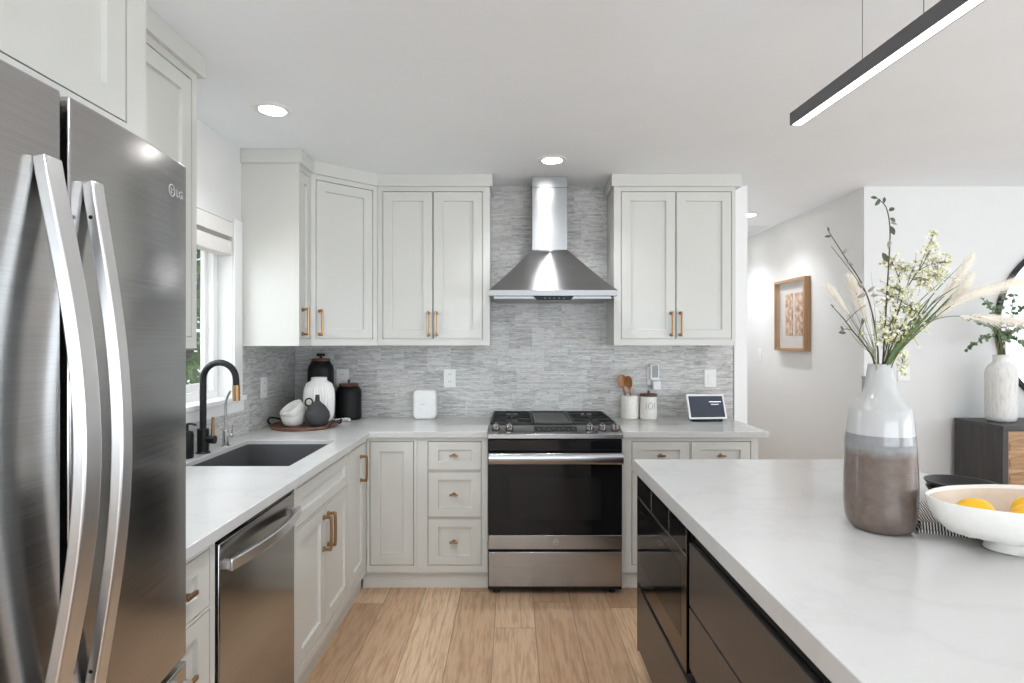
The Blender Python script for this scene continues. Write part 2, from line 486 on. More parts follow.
def struct(name, b, mat, parent=None, **k):
    o = build(name, b, mat, parent, **k)
    if parent is None: o['kind'] = 'structure'
    return o

def dup(root, loc, label, group=None):
    r = root.copy(); C.objects.link(r); r.location = loc
    r['label'] = label
    if group: r['group'] = group
    for ch in list(root.children):
        c = ch.copy(); C.objects.link(c); c.parent = r
        for g in ch.children:
            d = g.copy(); C.objects.link(d); d.parent = c
    return r

def lettering(name, text, T, size, mat, parent, depth=0.0006):
    cu = bpy.data.curves.new(name, 'FONT'); cu.body = text; cu.size = size; cu.extrude = depth
    cu.align_x = 'CENTER'; cu.align_y = 'CENTER'
    to = bpy.data.objects.new(name + '_tmp', cu); C.objects.link(to)
    dg = bpy.context.evaluated_depsgraph_get()
    me = bpy.data.meshes.new_from_object(to.evaluated_get(dg))
    bpy.data.objects.remove(to)
    b = B(); b.m.from_mesh(me); bmesh.ops.transform(b.m, matrix=T, verts=b.m.verts)
    bpy.data.meshes.remove(me)
    return build(name, b, mat, parent, recalc=False)

def smooth_path(pts, n=24):
    pts = [Vector(p) for p in pts]
    q = [pts[0] * 2 - pts[1]] + pts + [pts[-1] * 2 - pts[-2]]
    out = []
    segs = len(pts) - 1
    per = max(2, n // segs)
    for i in range(segs):
        p0, p1, p2, p3 = q[i:i + 4]
        for k in range(per):
            t = k / per
            out.append(0.5 * ((2 * p1) + (p2 - p0) * t + (2 * p0 - 5 * p1 + 4 * p2 - p3) * t * t + (3 * p1 - p0 - 3 * p2 + p3) * t ** 3))
    out.append(pts[-1])
    return out

# ------------------------------------------------------------------ the room shell
XR, YR, YH = 5.0, -4.5, 5.85
struct('floor', B().box(-1.8, XR + 0.2, YR - 0.2, YH + 0.2, -0.1, 0.0), 'floor')
struct('ceiling', B().box(-1.8, XR + 0.2, YR - 0.2, YH + 0.2, ZC, ZC + 0.1), 'ceil')
# left wall with the window opening
WY0, WY1, WZ0, WZ1 = 1.62, 3.04, 1.13, 2.07
lw = B(TM((XL, 0, 0), (0, 1, 0), (1, 0, 0)))
lw.cells([YR - 0.2, WY0, WY1, YB], [0, WZ0, WZ1, ZC], lambda i, j: not (i == 1 and j == 1), -0.16, 0.0)
struct('wall_left', lw, 'wall')
struct('wall_back', B().box(XL - 0.16, 1.612, YB, YB + 0.14, 0, ZC), 'wall')
struct('wall_dining', B().box(2.42, XR, YB, YB + 0.14, 0, ZC), 'wall')
struct('wall_hall', B().box(2.42, 2.56, YB + 0.14, YH, 0, ZC), 'wall')
struct('wall_hall_left', B().box(1.472, 1.612, YB + 0.14, YH, 0, ZC), 'wall')
struct('wall_hall_end', B().box(1.472, 2.56, YH, YH + 0.14, 0, ZC), 'wall')
rw = B(TM((0, YR, 0), (1, 0, 0), (0, 1, 0)))
rw.cells([XL, -1.2, 4.4, XR], [0, 0.15, 2.42, ZC], lambda i, j: not (i == 1 and j == 1), -0.16, 0.0)
struct('wall_rear', rw, 'wall')
rt = B(TM((XR, 0, 0), (0, 1, 0), (-1, 0, 0)))
rt.cells([YR, -2.1, 3.2, YB + 0.14], [0, 0.15, 2.42, ZC], lambda i, j: not (i == 1 and j == 1), -0.16, 0.0)
struct('wall_right', rt, 'wall')

def big_window(name, T, u0, u1, v0, v1, n):
    b = B(T); us = [u0]; w = (u1 - u0) / n; cells_u = []
    for k in range(n):
        us += [u0 + k * w + 0.05, u0 + (k + 1) * w - 0.05]
    us += [u1]
    us = [us[0]] + [x for x in us[1:-1]] + [us[-1]]
    b.cells(us, [v0, v0 + 0.07, v1 - 0.07, v1], lambda i, j: not (i % 2 == 1 and j == 1), -0.10, -0.05)
    o = struct(name, b, 'trimw')
    g = B(T).box(u0 + 0.02, u1 - 0.02, v0 + 0.02, v1 - 0.02, -0.08, -0.076)
    build('pane', g, 'glass', o)
    return o
big_window('window_2', TM((0, YR, 0), (1, 0, 0), (0, 1, 0)), -1.2, 4.4, 0.15, 2.42, 4)
big_window('window_3', TM((XR, 0, 0), (0, 1, 0), (-1, 0, 0)), -2.1, 3.2, 0.15, 2.42, 4)

# baseboards and casings
struct('baseboard_dining', B().box(2.42, XR, YB - 0.015, YB, 0, 0.12), 'trimw', bevel=0.004)
struct('baseboard_hall', B().box(2.405, 2.42, YB - 0.015, YH, 0, 0.12), 'trimw', bevel=0.004)
struct('trim_1', B().box(1.52, 1.612, YB - 0.018, YB, 0, ZC), 'trimw', bevel=0.004)          # casing at the end of the tiled wall
struct('trim_2', B().box(2.33, 2.418, YH - 0.02, YH, 0, 2.12), 'trimw', bevel=0.004)         # door casing at the hall's end
# strip mosaic on the two kitchen walls
tb = B().box(XL + 0.012, 1.515, YB - 0.012, YB - 0.0002, 0.905, ZC)
struct('trim_3', tb, 'tile_back')
tl = B(TM((XL, 0, 0), (0, 1, 0), (1, 0, 0)))
tl.cells([1.33, 3.132, YB - 0.0125], [0.905, 1.05, 1.42], lambda i, j: not (i == 0 and j == 1), 0.0003, 0.012)
struct('trim_4', tl, 'tile_left')

# kitchen window: frame, sash, pane, casing, stool, apron
wn = B(TM((XL, 0, 0), (0, 1, 0), (1, 0, 0)))
wn.cells([WY0, WY0 + 0.045, WY1 - 0.045, WY1], [WZ0, WZ0 + 0.045, WZ1 - 0.045, WZ1], lambda i, j: not (i == 1 and j == 1), -0.15, -0.08)
win = struct('window_1', wn, 'trimw', bevel=0.003)
sb = B(TM((XL, 0, 0), (0, 1, 0), (1, 0, 0)))
mid = (WY0 + WY1) / 2
sb.cells([WY0 + 0.045, WY0 + 0.073, mid - 0.015, mid + 0.015, WY1 - 0.073, WY1 - 0.045], [WZ0 + 0.045, WZ0 + 0.085, WZ1 - 0.085, WZ1 - 0.045],
         lambda i, j: not (i in (1, 3) and j == 1), -0.126, -0.110)
build('sash', sb, 'trimw', win, bevel=0.003)
build('pane', B(TM((XL, 0, 0), (0, 1, 0), (1, 0, 0))).box(WY0 + 0.06, WY1 - 0.06, WZ0 + 0.06, WZ1 - 0.06, -0.122, -0.118), 'glass', win)
build('stool', B(TM((XL, 0, 0), (0, 1, 0), (1, 0, 0))).box(1.56, 3.132, WZ0 - 0.022, WZ0 + 0.003, 0.0005, 0.034), 'trimw', win, bevel=0.004)
build('sill', B(TM((XL, 0, 0), (0, 1, 0), (1, 0, 0))).box(WY0 + 0.001, WY1 - 0.001, WZ0 + 0.0003, WZ0 + 0.003, -0.0795, 0.0), 'trimw', win)
build('apron', B(TM((XL, 0, 0), (0, 1, 0), (1, 0, 0))).box(1.56, 3.132, 1.05, WZ0 - 0.022, 0.0005, 0.018), 'trimw', win, bevel=0.003)
build('casing', B(TM((XL, 0, 0), (0, 1, 0), (1, 0, 0))).box(WY1 + 0.002, 3.132, WZ0, WZ1 + 0.02, 0.0005, 0.010), 'trimw', win, bevel=0.003)

# ------------------------------------------------------------------ outside the kitchen window
struct('ground', B().box(-9, -1.85, -2, 12, -0.25, -0.15), 'soil')
def shrub(name, label, c, rx, ry, rz, n, lf):
    t = thing(name, label, 'shrub', (c[0], c[1], -0.15), 'shrubs outside the kitchen window')
    b = B()
    for k in range(n):
        a, h = random.uniform(0, 2 * PI), random.uniform(-1, 1)
        q = math.sqrt(1 - h * h); rad = random.uniform(0.55, 1.0)
        p = Vector((c[0] + rx * q * math.cos(a) * rad, c[1] + ry * q * math.sin(a) * rad, c[2] + rz * h * rad))
        b.leaf(p, (random.uniform(-1, 1), random.uniform(-1, 1), random.uniform(-0.8, 0.5)), random.uniform(0.7, 1.2) * lf, lf * 0.5, segs=2)
    build('foliage', b, 'outside_leaf', t, recalc=False)
    st = B()
    for k in range(5):
        a = k * 1.3
        st.tube([(c[0] + 0.05 * math.cos(a), c[1] + 0.05 * math.sin(a), -0.15), (c[0] + 0.3 * rx * math.cos(a), c[1] + 0.3 * ry * math.sin(a), c[2]), (c[0] + 0.6 * rx * math.cos(a), c[1] + 0.6 * ry * math.sin(a), c[2] + 0.6 * rz)], [0.04, 0.03, 0.01], 6)
    build('trunk', st, 'trunk', t)
    return t
shrub('shrub', 'tall leafy green shrub seen in the narrow strip of window glass', (-3.7, 6.0, 1.9), 1.2, 1.5, 2.2, 5200, 0.17)

# ------------------------------------------------------------------ hardware
def handle(T, u, v0, v1, parent, w=0.0, proj=0.034, r=0.0070):
    b = B(T)
    b.tube(smooth_path([(u, v0 + 0.008, w), (u, v0 + 0.006, w + proj * 0.8), (u, v0 + 0.016, w + proj), (u, v1 - 0.016, w + proj), (u, v1 - 0.006, w + proj * 0.8), (u, v1 - 0.008, w)], 30), r, 8)
    for vv in (v0 + 0.008, v1 - 0.008): b.tube([(u, vv, w), (u, vv, w + 0.006)], r * 1.7, 10)
    return build('handle', b, 'brass', parent)
def pull(T, u, v, parent, w=0.0, half=0.024):
    b = B(T)
    b.tube([(u, v, w), (u, v, w + 0.004)], 0.011, 10); b.tube([(u, v, w), (u, v, w + 0.026)], 0.0058, 8)
    b.box(u - half, u + half, v - 0.0058, v + 0.0058, w + 0.022, w + 0.032)
    return build('pull', b, 'brass', parent, bevel=0.002)

GAP = 0.0040
def cabinet(name, label, T, base, u0, u1, v0, v1, depth, opens, mat='cab', toe=None, toe_u=None, crown=None, frame_th=0.021, hollow=None):
    """opens: (kind, u0, u1, v0, v1, hardware) inset in a face frame at w = 0"""
    t = thing(name, label, 'cabinet', base)
    us = sorted({u0, u1} | {round(o[1], 5) for o in opens} | {round(o[2], 5) for o in opens})
    vs = sorted({v0, v1} | {round(o[3], 5) for o in opens} | {round(o[4], 5) for o in opens})
    def solid(i, j):
        cu, cv = (us[i] + us[i + 1]) / 2, (vs[j] + vs[j + 1]) / 2
        return not any(o[1] < cu < o[2] and o[3] < cv < o[4] for o in opens)
    b = B(T); b.cells(us, vs, solid, -frame_th, 0.0)
    if hollow:
        h0, h1 = hollow[:2]; f0 = -frame_th - 0.0005
        b.box(h0, h0 + 0.016, v0, v1, -depth, f0); b.box(h1 - 0.016, h1, v0, hollow[2], -depth, f0)
        b.box(h0 + 0.016, h1 - 0.016, v0, v0 + 0.016, -depth, f0); b.box(h0 + 0.016, h1 - 0.016, v0 + 0.016, hollow[2], -depth, -depth + 0.01)
    else: b.box(u0, u1, v0, v1, -depth, -frame_th - 0.0005)
    build('carcass', b, mat, t)
    for (kind, a0, a1, b0, b1, hw) in opens:
        d = B(T); sm = (b1 - b0) < 0.3
        d.shaker(a0 + GAP, a1 - GAP, b0 + GAP, b1 - GAP, w=-0.001, th=0.019, st=min(0.056, (a1 - a0) * 0.3), rl=0.046 if sm else 0.056)
        o = build(kind, d, mat, t)
        if hw:
            if hw[0] == 'v': handle(T, hw[1], hw[2], hw[3], o)
            else:
                rec = -0.0125 if not (len(hw) > 3) else hw[3]
                pull(T, hw[1], hw[2], o, w=rec)
    if toe is not None:
        tu = toe_u or (u0, u1)
        build('toe_kick', B(T).box(tu[0], tu[1], 0.0, v0, -depth, -toe), mat, t)
    if crown:
        c0, c1 = crown
        cb = B(T)
        z0, z1 = ZC - 0.078, ZC - 0.0005
        cb.box(c0, c1, z0, z1, -depth, 0.018)
        build('crown_molding', cb, mat, t, bevel=0.002)
    return t

XF = -0.838      # face of the left run
YF = 3.26        # face of the back run
TLf = TM((XF, 0, 0), (0, 1, 0), (1, 0, 0))
TBk = TM((0, YF, 0), (1, 0, 0), (0, -1, 0))
BZ = 0.8785      # underside of the worktops
# --- left run
cabinet('drawer_cabinet', 'white base cabinet with three drawers between the refrigerator and dishwasher', TLf, (-1.15, 1.45, 0),
        1.325, 1.596, 0.10, BZ, 0.62,
        [('drawer', 1.345, 1.572, 0.697, 0.858, ('h', 1.458, 0.775)), ('drawer', 1.345, 1.572, 0.41, 0.69, ('h', 1.458, 0.553)), ('drawer', 1.345, 1.572, 0.14, 0.403, ('h', 1.458, 0.275))], toe=0.03)
cabinet('sink_cabinet', 'white sink base cabinet with a false drawer front and two brass-handled doors', TLf, (-1.15, 2.53, 0),
        2.178, 2.925, 0.10, BZ, 0.62,
        [('false_front', 2.198, 2.905, 0.70, 0.858, None),
         ('door', 2.198, 2.5435, 0.14, 0.693, ('v', 2.515, 0.50, 0.655)), ('door', 2.5465, 2.905, 0.14, 0.693, ('v', 2.575, 0.50, 0.655))], toe=0.03, hollow=(2.178, 2.925, 0.66))
cabinet('pullout_cabinet', 'narrow white pull-out cabinet with tall brass handle in the inner corner', TLf, (-1.15, 3.08, 0),
        2.927, 3.2585, 0.10, BZ, 0.075,
        [('door', 2.945, 3.225, 0.14, 0.858, ('v', 3.13, 0.655, 0.80))], toe=0.03, hollow=None)
# --- back run
cabinet('corner_cabinet', 'white base cabinet left of the range with one tall plain door', TBk, (-0.7, 3.5, 0),
        -0.8365, -0.548, 0.10, BZ, 0.60,
        [('door', -0.820, -0.565, 0.14, 0.856, None)], toe=0.03, toe_u=(-0.868, -0.548))
cabinet('drawer_cabinet', 'white base cabinet with a stack of three drawers left of the range', TBk, (-0.34, 3.5, 0),
        -0.547, -0.1405, 0.10, BZ, 0.60,
        [('drawer', -0.486, -0.175, 0.687, 0.856, ('h', -0.335, 0.773)), ('drawer', -0.486, -0.175, 0.416, 0.681, ('h', -0.335, 0.548)), ('drawer', -0.486, -0.175, 0.14, 0.410, ('h', -0.335, 0.275))], toe=0.03)
cabinet('base_cabinet', 'white base cabinet right of the range with two top drawers over doors', TBk, (1.03, 3.5, 0),
        0.6285, 1.417, 0.10, BZ, 0.60,
        [('drawer', 0.689, 1.027, 0.687, 0.856, ('h', 0.858, 0.773)), ('drawer', 1.032, 1.377, 0.687, 0.856, ('h', 1.205, 0.773)),
         ('door', 0.689, 1.027, 0.14, 0.681, ('v', 0.995, 0.50, 0.65)), ('door', 1.032, 1.377, 0.14, 0.681, ('v', 1.064, 0.50, 0.65))], toe=0.03)

# --- worktops
SX0, SX1, SY0, SY1 = -1.385, -0.925, 2.345, 2.965
xs = [XL + 0.0125, SX0, SX1, -0.813, -0.1395]; ys = [1.315, SY0, SY1, 3.234, YB - 0.0125]
wt = B(); wt.cells(xs, ys, lambda i, j: (i < 3 or j == 3) and not (i == 1 and j == 1), 0.879, 0.914)
tag(build('worktop', wt, 'quartz', bevel=0.0025), 'white L-shaped quartz worktop around the sink, left of the range', 'countertop')
wt = B(); wt.box(0.6255, 1.47, 3.234, YB - 0.0125, 0.879, 0.914)
tag(build('worktop', wt, 'quartz', bevel=0.0025), 'short white quartz worktop right of the range under the smart display', 'countertop')

# --- sink
def sink():
    t = thing('sink', 'charcoal undermount sink set in the white worktop below the faucet', 'sink', ((SX0 + SX1) / 2, (SY0 + SY1) / 2, 0.67))
    x0, x1, y0, y1, zt, zb = SX0 - 0.004, SX1 + 0.004, SY0 - 0.004, SY1 + 0.004, 0.8785, 0.68
    b = B()
    def ring(d, z): return [(x0 + d, y0 + d, z), (x1 - d, y0 + d, z), (x1 - d, y1 - d, z), (x0 + d, y1 - d, z)]
    b.rings([ring(-0.012, zb - 0.01), ring(-0.012, zt), ring(0.0048, zt), ring(0.0048, 0.893), ring(0.008, 0.893), ring(0.012, zb + 0.02), ring(0.03, zb)], True, True)
    build('basin', b, 'sink', t, bevel=0.004)
    b = B(); b.lathe(((x0 + x1) / 2, (y0 + y1) / 2, zb), [(0.001, 0.0005), (0.05, 0.0005), (0.055, 0.004), (0.045, 0.005), (0.03, 0.002), (0.001, 0.002)], 28)
    build('drain', b, 'chrome', t)
sink()

# --- dishwasher
def dishwasher():
    t = thing('dishwasher', 'stainless dishwasher with a bowed bar handle under the left worktop', 'dishwasher', (-1.15, 1.87, 0))
    T = TM((XF, 0, 0), (0, 1, 0), (1, 0, 0))
    y0, y1 = 1.600, 2.174
    build('tub', B(T).box(y0, y1, 0.09, BZ - 0.002, -0.58, -0.025), 'void', t)
    build('door', B(T).box(y0 + 0.014, y1 - 0.003, 0.115, 0.852, -0.024, 0.004), 'dw_steel', t, bevel=0.004)
    build('control_strip', B(T).box(y0 + 0.014, y1 - 0.003, 0.854, 0.872, -0.024, 0.002), 'black_glass', t, bevel=0.002)
    build('toe_kick', B(T).box(y0, y1, 0.0, 0.088, -0.58, -0.05), 'black_plastic', t)
    h = B(T); pts = []
    for k in range(17):
        q = k / 16; u = y0 + 0.025 + q * (y1 - y0 - 0.04)
        pts.append((u, 0.787 , 0.028 + 0.030 * math.sin(PI * q)))
    h.bar(pts, (0, 1, 0), 0.017, 0.0075)
    for u in (y0 + 0.035, y1 - 0.025): h.box(u - 0.010, u + 0.010, 0.774, 0.800, 0.003, 0.030)
    build('handle', h, 'handle_steel', t, bevel=0.003)
dishwasher()

# ------------------------------------------------------------------ upper cabinets
UZ0 = 1.405; DZ0, DZ1 = 1.445, 2.388; UD = 0.28
YU = 3.61
TU = TM((0, YU, 0), (1, 0, 0), (0, -1, 0))
dz0 = 1.465; dz1 = 1.618
cabinet('wall_cabinet', 'white double-door wall cabinet directly left of the range hood', TU, (-0.5, 3.75, UZ0), -0.857, -0.142, UZ0, ZC - 0.07, UD - 0.013,
        [('door', -0.826, -0.5055, DZ0, DZ1, ('v', -0.532, dz0, dz1)), ('door', -0.5025, -0.187, DZ0, DZ1, ('v', -0.482, dz0, dz1))], crown=(-0.857, -0.125))
cabinet('wall_cabinet', 'white double-door wall cabinet right of the range hood above the smart display', TU, (1.04, 3.75, UZ0), 0.6505, 1.425, UZ0, ZC - 0.07, UD - 0.013,
        [('door', 0.695, 1.0445, DZ0, DZ1, ('v', 1.015, dz0, dz1)), ('door', 1.0475, 1.402, DZ0, DZ1, ('v', 1.073, dz0, dz1))], crown=(0.633, 1.462))
# diagonal corner cabinet
A0, A1 = Vector((-1.18, 3.325, 0)), Vector((-0.859, YU, 0))
ud = (A1 - A0).normalized(); wd = Vector((ud.y, -ud.x, 0)); LD = (A1 - A0).length
TD = TM(A0, ud, wd)
t = thing('wall_cabinet', 'white diagonal corner wall cabinet with one brass-handled door', 'cabinet', (-1.2, 3.7, UZ0))
b = B(TD); us = [0, 0.028, LD - 0.03, LD]; vs = [UZ0, DZ0, DZ1, ZC - 0.07]
b.cells(us, vs, lambda i, j: not (i == 1 and j == 1), -0.021, 0)
k = 0.022
pb = [(A0.x - wd.x * k, A0.y - wd.y * k), (A1.x - wd.x * k, A1.y - wd.y * k), (A1.x - 0.001, YB - 0.0125), (XL + 0.0125, YB - 0.0125), (XL + 0.0125, A0.y + 0.001), (A0.x - 0.03, A0.y + 0.001)]
b.T = None
b.prism([(x, y, UZ0) for x, y in pb], (0, 0, ZC - 0.07 - UZ0))
build('carcass', b, 'cab', t)
d = build('door', B(TD).shaker(0.028 + GAP, LD - 0.03 - GAP, DZ0 + GAP, DZ1 - GAP, w=-0.001, th=0.019), 'cab', t)
handle(TD, 0.052, dz0, dz1, d)
n1, n0 = A0 + wd * 0.024, A1 + wd * 0.024
cb = B()
for (off, za, zb_) in ((0.018, ZC - 0.078, ZC - 0.0005),):
    cb.prism([(A0.x + off, A0.y + wd.y * off * 0.45, za), (A1.x - 0.002 + off * 0.45, A1.y - off, za), (A1.x - 0.002, YB - 0.0125, za), (XL + 0.0125, YB - 0.0125, za), (XL + 0.0125, A0.y + 0.003, za), (A0.x + off, A0.y + 0.003, za)], (0, 0, zb_ - za))
build('crown_molding', cb, 'cab', t, bevel=0.002)
# end cabinet beside the window, seen from its side
TE = TM((-1.18, 0, 0), (0, 1, 0), (1, 0, 0))
cabinet('wall_cabinet', 'narrow white wall cabinet showing its broad blank side beside the window', TE, (-1.34, 3.23, UZ0), 3.137, 3.324, UZ0, ZC - 0.07, 0.3195,
        [('door', 3.157, 3.312, DZ0, DZ1, ('v', 3.185, dz0, dz1))], crown=(3.122, 3.324))
# window-side cabinet past the refrigerator
TP = TM((-1.17, 0, 0), (0, 1, 0), (1, 0, 0))
cabinet('wall_cabinet', 'white single-door wall cabinet between refrigerator and window', TP, (-1.33, 1.7, UZ0), 1.325, 1.585, UZ0, ZC - 0.07, 0.329,
        [('door', 1.345, 1.565, DZ0, DZ1, None)], crown=(1.325, 1.61)) if False else None
cabinet('wall_cabinet', 'white single-door wall cabinet between the refrigerator and the kitchen window', TP, (-1.33, 1.75, UZ0), 1.50, 2.10, UZ0, ZC - 0.07, 0.329,
        [('door', 1.53, 2.07, DZ0, DZ1, None)], crown=(1.50, 2.13))
# over the refrigerator
TO = TM((-0.852, 0, 0), (0, 1, 0), (1, 0, 0))
cabinet('fridge_cabinet', 'white two-door cabinet above the refrigerator', TO, (-1.17, 0.9, 1.85), 0.46, 1.318, 1.862, ZC - 0.07, 0.645,
        [('door', 0.53, 0.888, 1.912, 2.39, None), ('door', 0.8925, 1.253, 1.912, 2.39, None)], crown=(0.46, 1.318))

# ------------------------------------------------------------------ refrigerator
def fridge():
    t = thing('refrigerator', 'stainless French-door refrigerator with two bowed bar handles at the left', 'refrigerator', (-1.1, 0.91, 0))
    build('body', B().box(-1.47, -0.806, 0.507, 1.297, 0.03, 1.80), 'grey_plastic', t, bevel=0.004)
    def door_b(y0, y1, z0, z1, bow):
        b = B(); n = 14; xb = -0.80
        lo = [(xb, y0)]; 
        pts = [(bow(y0 + (y1 - y0) * k / n), y0 + (y1 - y0) * k / n) for k in range(n + 1)]
        poly = [(xb, y0)] + pts + [(xb, y1)]
        b.prism([(x, y, z0) for x, y in poly], (0, 0, z1 - z0))
        return b
    bowr = lambda y: -0.72 - 0.026 * max(0, (y - 0.92) / 0.38) ** 2
    bowl = lambda y: -0.72 - 0.026 * max(0, (0.905 - y) / 0.40) ** 2
    dl = build('door', door_b(0.507, 0.9045, 0.715, 1.83, bowl), 'fridge_steel', t, bevel=0.004, ang=20)
    dr = build('door', door_b(0.9205, 1.297, 0.715, 1.83, bowr), 'fridge_steel', t, bevel=0.004, ang=20)
    fz = build('freezer_drawer', door_b(0.507, 1.297, 0.07, 0.70, lambda y: -0.72 - 0.026 * abs((y - 0.902) / 0.4) ** 2), 'fridge_steel', t, bevel=0.004, ang=20)
    build('door_gasket', B().box(-0.805, -0.76, 0.9050, 0.9200, 0.72, 1.82), 'void', t)
    def bowed(y, x0, amp, z0, z1, hw, parent):
        b = B(); pts = []
        for k in range(29):
            q = k / 28
            pts.append((x0 + amp * math.sin(PI * q) ** 1.1, y, z0 + (z1 - z0) * q))
        b.bar(pts, (0, 1, 0), hw, 0.010)
        o = build('handle', b, 'handle_steel', parent, bevel=0.003, ang=50)
        for q in ((0.07, 0.93) if hw < 0.016 else ()):
            zz = z0 + (z1 - z0) * q
            xx = x0 + amp * math.sin(PI * q) ** 1.1 - 0.002
            s_ = B(); s_.tube([(xx, y - hw - 0.0006, zz), (xx, y - hw + 0.003, zz)], 0.0035, 12)
            build('screw_hole', s_, 'void', o)
    bowed(0.868, -0.713, 0.062, 0.815, 1.712, 0.018, dl)
    bowed(0.962, -0.713, 0.050, 0.815, 1.700, 0.014, dr)
    b = B(); pts = []
    for k in range(25):
        q = k / 24
        pts.append((-0.728 + 0.055 * math.sin(PI * q) ** 0.6, 0.53 + 0.74 * q, 0.655))
    b.bar(pts, (0, 0, 1), 0.016, 0.010)
    build('handle', b, 'handle_steel', fz, bevel=0.003, ang=50)
    # round mark and two letters on the far door
    ym, zm = 1.225, 1.757
    xm = bowr(ym) + 0.0006
    sl = -0.026 * 2 * (ym - 0.92) / 0.38 ** 2
    uu = Vector((sl, 1, 0)).normalized(); ww = Vector((uu.y, -uu.x, 0))
    Tm = TM(Vector((xm, ym, zm)), uu, ww)
    lb = B(Tm)
    ring = [(0.0125 * math.cos(a), 0.0125 * math.sin(a), 0) for a in [2 * PI * k / 24 for k in range(24)]]
    lb.tube(ring, 0.0013, 6, closed=True)
    lb.box(-0.006, -0.0035, -0.006, 0.007, 0, 0.0008); lb.box(-0.006, 0.001, -0.006, -0.004, 0, 0.0008); lb.ball((0.004, 0.003, 0), 0.0018, 8, 6)
    build('round_logo', lb, 'mark', dr)
    Tt = TM(Vector((bowr(ym + 0.034) + 0.0008, ym + 0.034, zm - 0.001)), uu, ww)
    m4 = Matrix([[Tt[0][0], Tt[0][1], Tt[0][2], Tt[0][3]], [Tt[1][0], Tt[1][1], Tt[1][2], Tt[1][3]], [Tt[2][0], Tt[2][1], Tt[2][2], Tt[2][3]], [0, 0, 0, 1]])
    lettering('logo_letters', 'LG', m4, 0.024, 'mark', dr)
    for y in (0.56, 1.24):
        for x in (-1.4, -0.85): build('foot', B().cyl((x, y, 0), (x, y, 0.035), 0.02), 'black_plastic', t)
fridge()

